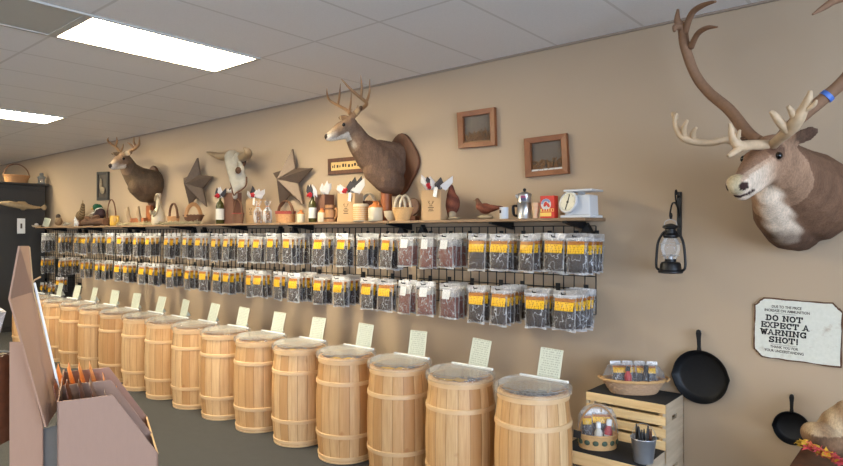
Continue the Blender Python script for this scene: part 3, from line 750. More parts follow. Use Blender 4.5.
cream = srgb(222, 200, 176); brown = srgb(122, 91, 70)
def fur(v):
    c = brown; q = v-skull; d = q.dot(fwd); h = q.dot(up); L = (nose-skull).length
    if d > -.06 and (v-skull.lerp(nose, .5)).length < L: c = lerp3(srgb(176, 140, 112), brown, blend(abs(d), .05)*.4)
    if d > L*.25: c = lerp3(c, cream, (1 if h < .03 else .35)*min(1, (d/L-.25)*2.2))
    if h > .045 and d > L*.1: c = lerp3(c, srgb(128, 90, 66), .7)
    for r, a, bb in ((.050, thr[0], thr[1]), (.058, thr[1], thr[2])):
        ab = bb-a; tt = max(0, min(1, (v-a).dot(ab)/ab.dot(ab))); c = lerp3(c, cream, blend((v-a-ab*tt).length+.008*math.sin(v.z*90+v.x*60), r, .25))
    if (v-eye).length < .045: c = lerp3(c, srgb(96, 68, 54), .7)
    dd = (v-(nose+fwd*.01))
    if d > L*.93 and abs(dd.dot(side)) < .03 and h > -.02: c = lerp3(c, srgb(206, 190, 150), .7)
    for e_ in EARS:
        if (v-e_).length < .062: c = lerp3(c, srgb(92, 70, 58), .8)
    for k in (-1, 1):
        if (v-(nose+side*k*.033+up*.010+fwd*.006)).length < .020: c = srgb(60, 40, 36)
    if d > L*.82 and abs(h+.036) < .007: c = srgb(60, 42, 40)
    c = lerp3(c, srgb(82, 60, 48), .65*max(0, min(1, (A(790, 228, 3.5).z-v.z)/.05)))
    return c
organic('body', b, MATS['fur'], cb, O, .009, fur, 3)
for k in (-1, 1): MB().ell(skull.lerp(nose, .22)+side*k*.075+up*.030, .0165).build('eye', MATS['eye'], cb, O, 180)
# left (in the photo) antler: brown beam, pale brow tines
mb = MB()
horn(mb, [A(758, 143, 3.16), A(747, 134, 3.22), A(729, 111, 3.30), A(708, 93, 3.36), A(694, 74, 3.38), A(684.5, 47, 3.36), A(682, 30, 3.32), A(677, 22, 3.30), A(677.5, 10, 3.28)], [.030, .029, .027, .026, .025, .026, .024, .018, .006], 10)
horn(mb, [A(684, 34, 3.33), A(691, 15, 3.26), A(702, 6.5, 3.20), A(715, 2.5, 3.14)], [.020, .016, .013, .006])
horn(mb, [A(690.5, 48, 3.36), A(697, 35, 3.28), A(706, 29, 3.22), A(717, 28, 3.18)], [.017, .014, .012, .004])
horn(mb, [A(680.5, 28, 3.31), A(675, 28, 3.27), A(674, 32, 3.25)], [.020, .016, .008])
mb.build('antler', MATS['velvet_antler'], cb, O, 180)
mb = MB()
horn(mb, [A(760, 145, 3.12), A(740, 146, 3.06), A(726, 141, 3.02), A(711, 144, 2.98), A(696, 143, 2.95), A(684, 139, 2.93), A(677, 131, 2.92), A(674.5, 122, 2.91), A(676, 114, 2.90)], [.020, .018, .016, .015, .017, .019, .014, .011, .007], 10)
for q in ([A(693, 142, 2.95), A(692.5, 134, 2.92), A(696, 128.5, 2.90)], [A(684, 138, 2.93), A(683.5, 129, 2.90), A(687, 121, 2.88)], [A(679, 134, 2.925), A(675.8, 128, 2.95), A(674.5, 124, 2.96)], [A(675, 119, 2.91), A(673, 115, 2.93), A(671.5, 115, 2.94)]):
    horn(mb, q, [.015, .012, .006])
horn(mb, [A(768, 146, 3.06), A(752, 146, 2.96), A(739, 147, 2.88), A(733, 139, 2.85), A(731, 132, 2.84), A(729.5, 124, 2.83)], [.022, .022, .024, .018, .014, .007], 10)
horn(mb, [A(742, 147, 2.89), A(734, 153, 2.84), A(728, 157, 2.80)], [.018, .014, .008])
horn(mb, [A(736, 141, 2.86), A(738, 135, 2.84), A(739.5, 131, 2.83)], [.014, .010, .005])
mb.build('brow_antler', MATS['pale_antler'], cb, O, 180)
# right antler: shovel in front, beam sweeping out of the frame
mb = MB()
horn(mb, [A(772, 146, 3.06), A(781, 138, 2.98), A(790, 130, 2.92), A(797, 121, 2.88), A(803, 110, 2.86), A(808, 100, 2.84), A(810, 91.5, 2.83)], [.022, .022, .026, .026, .020, .016, .007], 10)
horn(mb, [A(788, 132, 2.92), A(780, 124, 2.88), A(774, 116, 2.86), A(770, 112.5, 2.85)], [.020, .017, .014, .007])
horn(mb, [A(796, 122, 2.88), A(792, 114, 2.86), A(787.5, 107, 2.84)], [.017, .014, .007])
horn(mb, [A(803, 112, 2.86), A(813, 106, 2.84), A(816, 101, 2.83)], [.012, .010, .005])
mb.build('brow_antler', MATS['pale_antler'], cb, O, 180)
mb = MB()
beam = [A(780, 141, 3.14), A(796, 122, 3.16), A(824, 99, 3.18), A(845, 80, 3.20), A(864, 52, 3.24), A(873, 22, 3.24), A(874, -2, 3.22)]
horn(mb, beam, [.030, .028, .026, .026, .026, .024, .016], 10)
horn(mb, [A(872, 14, 3.24), A(855, -2, 3.16), A(836, 1, 3.10), A(824, 8, 3.06), A(812, 15.5, 3.02)], [.020, .018, .016, .013, .004])
horn(mb, [A(868, 40, 3.24), A(880, 30, 3.16), A(896, 28, 3.10)], [.017, .014, .005])
mb.build('antler', MATS['velvet_antler'], cb, O, 180)
p0, p1 = A(824.5, 99, 3.18), A(828.5, 95.5, 3.184); mb = MB(); mb.tube([p0, p1], .030, 14); mb.build('blue_band', MATS['blue_band'], cb, O, 40)
MB().lathe([(.20, 0), (.21, .012), (.19, .026)], 40).build('wall_board', MATS['dark_wood'], cb).matrix_local = Matrix.Translation(A(806, 200, D-.001)-O)@Matrix.Rotation(PI/2, 4, 'X')

# longhorn skull
so = A(236, 172, D); O = Vector((so.x, D, 1.75)); sk = thing('cow_skull', 'bleached longhorn cow skull with dark strap hung on the wall', 'skull', O)
b = MB(); Q = lambda x, y, yy=3.58: A(x, y, yy)
b.chain([Q(231.5, 158.5), Q(232, 166, 3.55), Q(233.5, 176, 3.52)], [.078, .070, .058]); b.chain([Q(233.5, 176, 3.52), Q(234, 188, 3.50), Q(234.5, 198, 3.50)], [.056, .036, .026])
b.ell(Q(228.5, 157.5), .045); b.ell(Q(238, 158, 3.56), .05); b.chain([Q(236, 190, 3.51), Q(237.5, 186, 3.52)], [.03, .034])
b.chain([Q(239.5, 165, 3.55), Q(241.5, 170, 3.55), Q(241, 176, 3.54), Q(237.5, 178, 3.52)], [.026, .028, .028, .03]); b.chain([Q(242, 176, 3.57), Q(244.5, 181, 3.58), Q(243, 187, 3.57), Q(239, 189, 3.54)], [.032, .034, .03, .026])
b.ell(Q(238.5, 183, 3.55), (.05, .03, .08))
organic('skull', b, MATS['bone'], sk, O, .014, None, 3)
for x, y, yy, r_ in ((237.8, 171.3, 3.475, (.034, .026, .034)), (242.5, 163, 3.60, (.03, .03, .045)), (228.6, 172, 3.52, (.012, .02, .03))): MB().ell(Q(x, y, yy), r_).build('hollow_shade', MATS['bark'], sk, O, 180)  # dark balls stand in for the shade inside the skull's hollows
mb = MB(); horn(mb, [Q(229, 157), Q(220, 157.5, 3.60), Q(212, 155, 3.62), Q(206, 153, 3.62)], [.045, .040, .026, .006]); mb.build('horn', MATS['horn'], sk, O, 180)
mb = MB(); horn(mb, [Q(242, 158, 3.55), Q(247, 155.5, 3.46), Q(246.8, 152, 3.40), Q(242.6, 148.5, 3.36)], [.050, .044, .034, .006]); mb.build('horn', MATS['horn'], sk, O, 180)
mb = MB(); mb.tube(spline([Q(229.5, 174, 3.50), Q(230.5, 186, 3.47), Q(233, 196, 3.46), Q(236, 194, 3.47), Q(241.5, 190.5, 3.52), Q(245.5, 186, 3.54), Q(246, 178, 3.57)], 5), .007, 6); mb.build('strap', MATS['dark_wood'], sk, O, 60)
mb = MB(); mb.tube([Q(244, 162, 3.6), so+Vector((0, -.01, .04))], .02); mb.build('hanger', MATS['black_metal'], sk, O)

# barn stars
def star(label, pts, c, y, rise):
    P = [A(x, yy, y) for x, yy in pts]; C0 = A(*c, y); O = Vector((C0.x, D, C0.z)); t = thing('barn_star', label, 'metal star', O, 0, 'metal stars on the wall')
    n = 5; inner = []
    for i in range(n):
        m = (P[i]+P[(i+1) % n])/2; inner.append(C0+(m-C0)*.55)
    ring = []
    for i in range(n): ring += [P[i], inner[i]]
    apex = C0-Vector((0, rise, 0)); back = [p+Vector((0, .02, 0)) for p in ring]
    v = ring+[apex]+back; f = [(i, (i+1) % 10, 10) for i in range(10)]+[(i, 11+i, 11+(i+1) % 10, (i+1) % 10) for i in range(10)]+[tuple(range(11, 21))]
    MB().add(v, f).build('star', MATS['barn_star'], t, O, smooth=0)
    MB().box((C0.x, (y+.02+D)/2, C0.z+.05), (.02, D-y-.02, .03)).build('hanger', MATS['black_metal'], t, O, smooth=0)
star('large brown metal barn star left of the nearer buck mount', [(291.3, 150), (311, 169), (302, 205), (279.5, 208.5), (272.4, 174)], (286.6, 181), 3.66, .12)
star('dark brown metal barn star between the far buck and the cow skull', [(196.5, 159), (211.4, 177.3), (205.6, 207.8), (188.7, 206.5), (183, 179)], (193.4, 185), 3.66, .12)

# shadow-box frames
def framebox(label, q, snow):
    """q: corners TL, TR, BR, BL of the front face"""
    y = D-.036; P = [A(x, yy, y) for x, yy in q]; c = sum(P, Vector())/4; O = Vector((c.x, D, c.z)); t = thing('shadow_box_frame', label, 'picture frame', O, 0, 'shadow boxes of dry grass')
    I = [c+(p-c)*.72 for p in P]; th = Vector((0, .034, 0)); mb = MB()
    for i in range(4):
        j = (i+1) % 4; a, b2, c2, d2 = P[i], P[j], I[j], I[i]; k = Vector((0, .008, 0))
        mb.prism([a, b2, c2+k, d2+k], th)
    mb.build('frame', MATS['frame_wood'], t, O, smooth=0, bevel=.003)
    bk = Vector((0, .033, 0)); MB().quad(*[p+bk for p in I]).build('backdrop', MATS['diorama_back'], t, O, smooth=0, clean=False)
    ww, hh = (I[1]-I[0]).length, (I[0]-I[3]).length; dx = (I[1]-I[0]).normalized(); dz = (I[0]-I[3]).normalized()
    r = random.Random(len(label)); mb = MB()
    for k in range(46):
        s0 = I[3]+dx*ww*r.uniform(.06, .94)+Vector((0, r.uniform(.016, .028), 0)); u_ = (s0-I[3]).dot(dx)/ww; hgt = hh*r.uniform(.12, .42)*(1.0+.7*max(0, u_-.5)*(r.random() < .6))
        s1 = s0+dz*hgt+dx*max(-u_*ww+.01, min((1-u_)*ww-.01, r.uniform(-.04, .04))); mb.tube([s0, s0.lerp(s1, .5)+dx*r.uniform(-.012, .012), s1], [.003, .003, .0015], 4)
        for q in range(3): mb.ell(s0.lerp(s1, r.uniform(.5, 1))+dx*r.uniform(-.006, .006), (r.uniform(.004, .009), .004, r.uniform(.004, .011)), seg=6, rings=4)
    mb.build('dry_grass', MATS['grass_dry'], t, O, smooth=0)
    MB().prism([I[3]+Vector((0, .015, 0)), I[2]+Vector((0, .015, 0)), I[2]+dz*.012+Vector((0, .015, 0)), I[3]+dz*.012+Vector((0, .015, 0))], (0, .017, 0)).build('ground_strip', MATS['snow_base' if snow else 'grass_dry'], t, O, smooth=0)
    MB().quad(*[p+Vector((0, .012, 0)) for p in I]).build('glass', MATS['frame_glass'], t, O, smooth=0, clean=False)
framebox('upper left wooden shadow box frame with dry grass', [(456, 113.5), (493.5, 108), (494.5, 146.5), (457.5, 149.5)], 0)
framebox('lower right wooden shadow box frame with dry grass and white base', [(523, 139.5), (565.5, 134), (567.5, 174.5), (524.5, 178.5)], 1)

# small framed sign and narrow dark picture
def plate_frame(name, label, cat, q, fr, th, matf, mati, extra=None):
    P = [A(x, yy, D-th) for x, yy in q]; c = sum(P, Vector())/4; O = Vector((c.x, D, c.z)); t = thing(name, label, cat, O)
    w_ = (P[1]-P[0]).length; h_ = (P[0]-P[3]).length; ix, iz = 1-2*fr/w_, 1-2*fr/h_
    dx = (P[1]-P[0])/2; dz = (P[0]-P[3])/2; I = [c-dx*ix+dz*iz, c+dx*ix+dz*iz, c+dx*ix-dz*iz, c-dx*ix-dz*iz]; mb = MB()
    for i in range(4): j = (i+1) % 4; mb.prism([P[i], P[j], I[j], I[i]], (0, th, 0))
    mb.build('frame', MATS[matf], t, O, smooth=0, bevel=.002); MB().quad(*[p+Vector((0, th*.4, 0)) for p in I]).build('panel', MATS[mati], t, O, smooth=0, clean=False)
    return t, O, c, dx, dz
t, O, c, dx, dz = plate_frame('framed_sign', 'dark framed sign with gold lettered strip behind the nearer buck mount', 'sign', [(327, 160), (364, 156.5), (364, 173), (327.3, 176)], .035, .025, 'dark_wood', 'gold_card')
mb = MB(); r = random.Random(4); x = -.78
while x < .75:
    w_ = r.uniform(.05, .13); mb.box(c+dx*(x+w_/2)+dz*r.uniform(-.05, .08)+Vector((0, .0088, 0)), (w_*dx.length*.8, .002, dz.length*r.uniform(.2, .45))); x += w_+r.uniform(.03, .09)
mb.build('lettering', MATS['ink'], t, O, smooth=0)
t, O, c, dx, dz = plate_frame('framed_picture', 'narrow dark upright picture on the wall left of the far buck', 'picture', [(96, 173), (107, 172.5), (107, 201), (96, 201.5)], .04, .03, 'cabinet_black', 'photo_dark')
MB().ell(c+dz*-.3+dx*.1, (.07, .012, .05)).ell(c+dz*.1-dx*.2, (.04, .012, .09)).build('motif', MATS['driftwood'], t, O, 180)

# lantern and its bracket
pl = A(679, 216, D); O = Vector((pl.x, D, pl.z)); br = thing('lantern_bracket', 'black scrolled iron wall bracket holding the lantern', 'bracket', O)
zt, zb = A(679, 193, D).z, A(679, 238, D).z
MB().box((pl.x, D-.004, (zt+zb)/2), (.026, .008, zt-zb)).build('wall_plate', MATS['black_metal'], br, O, smooth=0, bevel=.001)
ly = D-.16; zs = A(679, 208, D).z
arm = [Vector((pl.x, D-.012, zs-.06)), Vector((pl.x, D-.03, zs-.01)), Vector((pl.x, D-.075, zs+.02)), Vector((pl.x, D-.125, zs+.015)), Vector((pl.x, ly+.005, zs-.025)), Vector((pl.x, ly-.005, zs-.055)), Vector((pl.x, ly+.012, zs-.07)), Vector((pl.x, ly+.024, zs-.055)), Vector((pl.x, ly+.015, zs-.04))]
mb = MB(); mb.tube(spline(arm, 6), .005, 8)
mb.tube(spline([Vector((pl.x, D-.045, zs+.006)), Vector((pl.x, D-.07, zs+.05)), Vector((pl.x, D-.072, zs+.085)), Vector((pl.x, D-.058, zs+.095)), Vector((pl.x, D-.05, zs+.08)), Vector((pl.x, D-.06, zs+.07))], 6), .0045, 8)
mb.tube([Vector((pl.x, D-.012, zs+.06)), Vector((pl.x, D-.03, zs+.055)), Vector((pl.x, D-.035, zs+.07))], .004, 6)
mb.build('scroll_arm', MATS['black_metal'], br, O, 60)
hz = zs-.075
ln = thing('oil_lantern', 'black hurricane oil lantern hanging from the iron wall bracket', 'lantern', (pl.x, ly+.005, hz-.303))
MB().lathe([(.060, 0), (.066, .004), (.066, .012), (.058, .02), (.056, .05), (.048, .062), (.03, .066), (.03, .08)], 40).build('fuel_tank', MATS['black_metal'], ln, smooth=40)
MB().lathe([(.034, .08), (.040, .10), (.052, .135), (.05, .165), (.038, .19), (.032, .20)], 32, cap=False).build('glass_globe', MATS['lamp_glass'], ln, smooth=180)
MB().lathe([(.012, .078), (.014, .09), (.006, .105)], 16).build('burner', MATS['galvanised'], ln, smooth=40)
MB().lathe([(.036, .198), (.040, .205), (.040, .215), (.030, .225), (.028, .25), (.044, .256), (.040, .268), (.02, .276), (.006, .28)], 32).build('chimney_cap', MATS['black_metal'], ln, smooth=40)
for k in (-1, 1):
    mb = MB(); mb.tube(spline([(k*.05, 0, .014), (k*.078, 0, .03), (k*.078, 0, .10), (k*.07, 0, .17), (k*.05, 0, .215), (k*.03, 0, .235)], 5), .0075, 8); mb.build('side_tube', MATS['black_metal'], ln, smooth=60)
mb = MB()
for z, r in ((.10, .046), (.165, .056)): mb.tube([(r*math.cos(a*PI/12), r*math.sin(a*PI/12), z) for a in range(24)], .0015, 5, closed=True)
mb.build('guard_wire', MATS['galvanised'], ln, smooth=60)
mb = MB(); mb.tube(spline([(-.035, 0, .262), (-.03, 0, .290), (0, 0, .303), (.03, 0, .290), (.035, 0, .262)], 6), .0018, 6); mb.build('bail_handle', MATS['galvanised'], ln, smooth=60)

# skillets
def skillet(label, c, r, hl, tilt):
    C0 = A(*c, D-.03); t = thing('cast_iron_skillet', label, 'frying pan', (C0.x, D, C0.z), 0, 'cast iron pans on the wall')
    # bowl faces the room: lathe axis along -Y
    m = Matrix.Rotation(tilt, 4, 'Y')@Matrix.Rotation(PI/2, 4, 'X'); k = r/.15
    prof = [(0.0005, .004), (.115*k, .004), (.128*k, .010), (.146*k, .040), (.150*k, .046), (.153*k, .046), (.152*k, .040), (.135*k, .006), (.118*k, .0005), (.0005, .0005)]
    def fn(a, i):
        q = 1
        for a0 in (0, PI):
            d = abs((a-a0+PI) % (2*PI)-PI)
            if d < .2 and 2 < i < 7: q += .045*(1-d/.2)
        return q
    o = MB().lathe(prof, 80, fn=fn, cap=False).build('pan', MATS['cast_iron'], t, smooth=40); o.matrix_local = m
    h = []; rr_ = r*.99
    out = [(-.014, 0), (-.010, .03), (-.011, .08), (-.015, .12), (-.011, .14), (0, .147), (.011, .14), (.015, .12), (.011, .08), (.010, .03), (.014, 0)]
    sc_ = hl/.147
    pts = [(x*max(.75, k), rr_-.004+y*sc_, .034) for x, y in out]
    o = MB().prism(pts, (0, 0, .012)).build('handle', MATS['cast_iron'], t, smooth=0, bevel=.003); o.matrix_local = m
    o = MB().lathe([(.0055, .0465), (.003, .0475)], 16, c=(0, rr_+hl*.86, 0)).build('hang_hole', MATS['black_cloth'], t, smooth=0); o.matrix_local = m
    o = MB().box((0, rr_+hl*.86, .020), (.006, .006, .05)).build('nail', MATS['steel'], t, smooth=0); o.matrix_local = m
skillet('large black cast iron skillet hanging beside the slatted crates', (700, 377.5), .148, .125, -.03)
skillet('small black cast iron skillet hanging below the tin warning sign', (791.5, 428.5), .085, .095, 0)

# tin sign
sg_c = A(796, 332, D-.012); W_, H_ = .398, .322
sg = thing('tin_sign', 'weathered white tin warning sign with ragged brown edge', 'sign', (sg_c.x, D-.012, sg_c.z)); sg.rotation_euler = (0, .02, 0)
def ragged(w, h, cut, seed, n=9, amp=.004):
    r = random.Random(seed); cs = [(-w/2+cut, h/2), (w/2-cut, h/2), (w/2, h/2-cut), (w/2, -h/2), (-w/2+cut, -h/2), (-w/2, -h/2+cut), (-w/2, h/2-cut)]; out = []
    for i, a in enumerate(cs):
        b_ = cs[(i+1) % len(cs)]
        for k in range(n): u = k/n; out.append((a[0]+(b_[0]-a[0])*u+r.uniform(-amp, amp)*.6, a[1]+(b_[1]-a[1])*u+r.uniform(-amp, amp)*.6))
    return out
MB().prism([(x, 0, z) for x, z in ragged(W_, H_, .042, 5)], (0, .004, 0)).build('edge', MATS['bark'], sg, smooth=0)
MB().prism([(x, -.0015, z) for x, z in ragged(W_-.013, H_-.013, .04, 9, amp=.003)], (0, .002, 0)).build('face', MATS['sign_face'], sg, smooth=0)
ink = MATS['ink']; ink2 = MATS['black_metal']
def line(s, x, z, size, m, off, sx): text(s, size, m, sg, 'lettering', Matrix.Translation((x, -.0016, z))@UPRIGHT, off, .0004, 'CENTER', sx)
line('DUE TO THE PRICE', -.048, .117, .019, ink, .0004, .84); line('INCREASE ON AMMUNITION', -.046, .096, .019, ink, .0004, .84)
def arc(cx, cy, rx, ry, a0, a1, n=9): return [(cx+rx*math.cos(math.radians(a0+(a1-a0)*k/n)), cy+ry*math.sin(math.radians(a0+(a1-a0)*k/n))) for k in range(n+1)]
SL = {  # strokes as poly-lines in a 1 x 1 box, then slab serifs (x, y)
 'D': ([[(.25, 0), (.25, 1)], [(.25, .07), (.5, .07)]+arc(.5, .5, .33, .43, -90, 90)+[(.25, .93)]], [(.2, 0), (.2, 1)]),
 'O': ([arc(.5, .5, .36, .43, 0, 360, 20)], []), 'C': ([arc(.52, .5, .36, .43, 45, 315, 14), [(.82, .62), (.82, 1)]], []),
 'G': ([arc(.52, .5, .36, .43, 45, 330, 14), [(.84, .05), (.84, .42), (.58, .42)], [(.82, .66), (.82, 1)]], []),
 'N': ([[(.2, 0), (.2, 1)], [(.2, 1), (.8, 0)], [(.8, 0), (.8, 1)]], [(.2, 0), (.14, 1), (.84, 1)]),
 'T': ([[(.5, 0), (.5, 1)], [(.08, .93), (.92, .93)], [(.1, .68), (.1, 1)], [(.9, .68), (.9, 1)]], [(.5, 0)]),
 'E': ([[(.24, 0), (.24, 1)], [(.1, .93), (.88, .93), (.88, .70)], [(.1, .07), (.88, .07), (.88, .3)], [(.24, .5), (.66, .5)], [(.66, .38), (.66, .62)]], []),
 'X': ([[(.14, 0), (.86, 1)], [(.86, 0), (.14, 1)]], [(.16, 0), (.84, 0), (.16, 1), (.84, 1)]),
 'P': ([[(.26, 0), (.26, 1)], [(.12, .93), (.6, .93)]+arc(.6, .69, .26, .24, 90, -90)+[(.26, .45)]], [(.26, 0)]),
 'R': ([[(.24, 0), (.24, 1)], [(.12, .93), (.58, .93)]+arc(.58, .70, .25, .23, 90, -90)+[(.24, .47)], [(.55, .47), (.82, .02)]], [(.22, 0), (.86, 0)]),
 'A': ([[(.14, 0), (.5, 1), (.86, 0)], [(.27, .33), (.73, .33)]], [(.14, 0), (.86, 0)]),
 'W': ([[(.08, 1), (.3, 0), (.5, .8), (.7, 0), (.92, 1)]], [(.1, 1), (.5, .9), (.9, 1)]),
 'I': ([[(.5, 0), (.5, 1)]], [(.5, 0), (.5, 1)]), 'H': ([[(.22, 0), (.22, 1)], [(.78, 0), (.78, 1)], [(.22, .5), (.78, .5)]], [(.2, 0), (.8, 0), (.2, 1), (.8, 1)]),
 'S': ([arc(.5, .72, .3, .22, 20, 270, 9)+arc(.5, .27, .32, .22, 90, -160, 9), [(.8, .72), (.8, 1)], [(.18, 0), (.18, .3)]], []),
 '!': ([[(.5, .32), (.5, 1)], [(.5, 0), (.5, .16)]], [])}
def slab(word, x, z, hgt, wid, m):
    mb = MB(); tot = sum(.55 if ch in ' I!' else 1.0 for ch in word); cx_ = x-tot*wid/2; th_ = hgt*.21
    def bar(p, q, t_):
        p = Vector((p[0], 0, p[1])); q = Vector((q[0], 0, q[1])); d_ = (q-p)
        if d_.length < 1e-6: return
        d_.normalize(); n_ = Vector((-d_.z, 0, d_.x))*t_/2; e_ = d_*t_*.25; o_ = Vector((0, -.0018, 0))
        mb.prism([p-e_+n_+o_, p-e_-n_+o_, q+e_-n_+o_, q+e_+n_+o_], (0, -.0005, 0))
    for ch in word:
        wd = wid*(.55 if ch in ' I!' else 1.0)
        if ch != ' ':
            st, se = SL[ch]; f_ = lambda p: (cx_+wd*(.02+.96*p[0]), z-hgt/2+hgt*p[1])
            for pl_ in st:
                for p, q in zip(pl_, pl_[1:]): bar(f_(p), f_(q), th_*(1.15 if abs(p[0]-q[0]) < .25 else .8))
            for sx_, sy_ in se:
                c_ = f_((sx_, sy_)); k_ = th_*.36*(1 if sy_ < .5 else -1); hw_ = wid*(.2 if ch != 'I' else .2); bar((c_[0]-hw_, c_[1]+k_), (c_[0]+hw_, c_[1]+k_), th_*.72)
        cx_ += wd
    return mb.build('lettering', m, sg, smooth=0)
for s_, x, z, wd in (('DO NOT', -.058, .057, .031), ('EXPECT A', -.055, .019, .0295), ('WARNING', -.060, -.019, .0325), ('SHOT!', -.058, -.057, .031)): slab(s_, x, z, .029, wd, ink2)
line('THANK YOU FOR', -.055, -.096, .019, ink, .0004, .84); line('YOUR UNDERSTANDING', -.055, -.117, .019, ink, .0004, .84)
MB().box((-.052, -.0018, .082), (.10, .0008, .0014)).box((-.055, -.0018, -.082), (.12, .0008, .0014)).build('rule_line', ink, sg, smooth=0)
# ---------------------------------------------------------------- things on the shelf
def sp(px, Y=3.56): return Vector((at(px, 234, Y).x, Y, ZS+.0005))
def mm(n, p): return n*depth(p)/F
def basket(t, rx, ry, h, mat, flare=.8, handle=0, hmat=None, hr=.006, across='x', rim=None, rows=7, n=32, amp=.03):
    """woven basket: corrugated wall, braided rim, bail handle"""
    prof = [(flare, 0)]
    for k in range(rows*2+1): prof.append((flare+(1-flare)*k/(rows*2), .002+(h-.002)*k/(rows*2)))
    def wv(a, i): return 1+amp*math.sin(a*n/2+(i % 2)*PI+(i//2)*PI)
    inner = [(x*.93, z) for x, z in prof[:0:-1]]+[(.0005, .008)]
    MB().lathe([(.0005, 0)]+prof+inner, n*3, sx=rx, sy=ry, fn=lambda a, i: wv(a, i) if i > 1 else 1, cap=False).build('woven_body', MATS[mat], t, smooth=60)
    mb = MB(); mb.tube([(rx*.99*math.cos(a*PI/18), ry*.99*math.sin(a*PI/18), h+.002*math.sin(a*3)) for a in range(36)], max(.005, rx*.05), 8, closed=True)
    mb.build('rim', MATS[rim or mat], t, smooth=60)
    if handle:
        pts = []
        for k in range(17):
            a = PI*k/16; c_, s_ = math.cos(a), math.sin(a)
            pts.append((rx*c_, 0, h*.8+handle*s_) if across == 'x' else (0, ry*c_, h*.8+handle*s_))
        MB().tube(pts, hr, 8, flatn=1.6).build('handle', MATS[hmat or mat], t, smooth=60)
def tissue(mb, c, w, d, h, r, n=5, spread=1.0):
    """crumpled paper points fanning out of a bag"""
    for k in range(n):
        a = r.uniform(-1, 1); bx = a*w*.35; tip = Vector((c[0]+bx+a*w*.5*spread+r.uniform(-.01, .01), c[1]+r.uniform(-d*.4, d*.3), c[2]+h*r.uniform(.65, 1)))
        b0 = Vector((c[0]+bx-w*.16, c[1], c[2]-.01)); b1 = Vector((c[0]+bx+w*.16, c[1]+r.uniform(-.2, .2)*d, c[2]-.01)); m0 = b0.lerp(tip, .55)+Vector((-w*.13, -d*.2, 0)); m1 = b1.lerp(tip, .55)+Vector((w*.13, d*.1, 0))
        mid = (b0+b1)/2+Vector((0, -d*.35, h*.3)); e = Vector((0, .004, 0))
        mb.add([b0, mid, b1, m0, m1, tip, b0+e, mid+e, b1+e, m0+e, m1+e, tip+e],
               [(0, 1, 3), (1, 2, 4), (1, 4, 5), (1, 5, 3), (6, 9, 7), (7, 10, 8), (7, 11, 10), (7, 9, 11), (0, 3, 9, 6), (3, 5, 11, 9), (5, 4, 10, 11), (4, 2, 8, 10), (2, 1, 7, 8), (1, 0, 6, 7)])
def bow(t, c, r):
    mb = MB(); rr = random.Random(int(c[0]*1000))
    for k in range(14):
        v = Vector((rr.uniform(-1, 1), rr.uniform(-1, .5), rr.uniform(-1, 1))).normalized()
        mb.ell(Vector(c)+v*r*.55, (r*.2, r*.5, r*.34), v.to_track_quat('Y', 'Z').to_matrix(), seg=8, rings=5)
    return mb.build('bow', MATS['red_ribbon'], t, smooth=180)
def open_bag(w, d, h):
    e = .002; mb = MB()
    o = [(-w/2, -d/2), (w/2, -d/2), (w/2, d/2), (-w/2, d/2)]; i_ = [(x*(1-2*e/w), y*(1-2*e/d)) for x, y in o]
    v = [(*p, 0) for p in o]+[(*p, h) for p in o]+[(*p, h) for p in i_]+[(*p, .003) for p in i_]
    f = [(3, 2, 1, 0)]
    for k in range(4):
        j = (k+1) % 4; f += [(k, j, j+4, k+4), (k+4, j+4, j+8, k+8), (k+8, j+8, j+12, k+12)]
    f.append((12, 13, 14, 15)); return mb.add(v, f)
def gift_bag(px0, px1, ytop, label, d=.11, Y=3.50, bowp=None, tagp=None, tis=(('white_tissue', 5, .09),), mat='kraft', logo=True, side=None, group='gift bags on the shelf', seed=1):
    pa, pb = sp(px0, Y), sp(px1, Y); p = (pa+pb)/2; w = pb.x-pa.x; k = depth(p)/F
    h = (234-ytop)*k+H-ZS
    t = thing('gift_bag', label, 'gift bag', p+Vector((0, d/2, 0)), 0, group)
    open_bag(w, d, h).build('paper_bag', MATS[mat], t, smooth=0)
    r = random.Random(seed)
    for m, n, hh in tis:
        mb = MB(); tissue(mb, (0, 0, h), w, d*.6, hh, r, n); mb.build('tissue_paper', MATS[m], t, smooth=0)
    if bowp: bow(t, ((at(bowp[0], 0, Y).x-p.x), -d/2-.004, (234-bowp[1])*k+H-ZS), .026)
    if tagp:
        c = Vector((at(tagp[0], 0, Y).x-p.x, -d/2-.014, (234-tagp[1])*k+H-ZS)); MB().box(c, (.034, .002, .07), Euler((.1, .25, 0))).build('tag', MATS['barcode_tag'], t, smooth=0)
    if logo:
        mb = MB(); y = -d/2-.0006; s = w*.2; z0 = h*.52
        for q in (-1, 1):
            mb.tube([(q*.12*s, y, z0), (q*.5*s, y, z0+.25*s), (q*.75*s, y, z0+.7*s)], .0016, 4); mb.tube([(q*.5*s, y, z0+.25*s), (q*.35*s, y, z0+.75*s)], .0014, 4)
        for j, ww in enumerate((.8, 1.5, 1.1, 1.4)): mb.box((0, y, z0-.28*s-j*.34*s), (ww*s, .001, .13*s))
        mb.build('logo_print', MATS['ink'], t, smooth=0)
    return t
def pot(name, label, cat, px, prof, mat, Y=3.52, group=None, cap=None, capmat=None, capname='stopper', part='body', seg=36):
    """turned vessel; profile in pixels (radius, height)"""
    p = sp(px, Y); k = depth(p)/F; t = thing(name, label, cat, p, 0, group)
    MB().lathe([(max(.0004, r*k), z*k) for r, z in prof], seg, cap=True).build(part, MATS[mat], t, smooth=50)
    if cap: MB().lathe([(max(.0004, r*k), z*k) for r, z in cap], seg).build(capname, MATS[capmat], t, smooth=50)
    return t, k
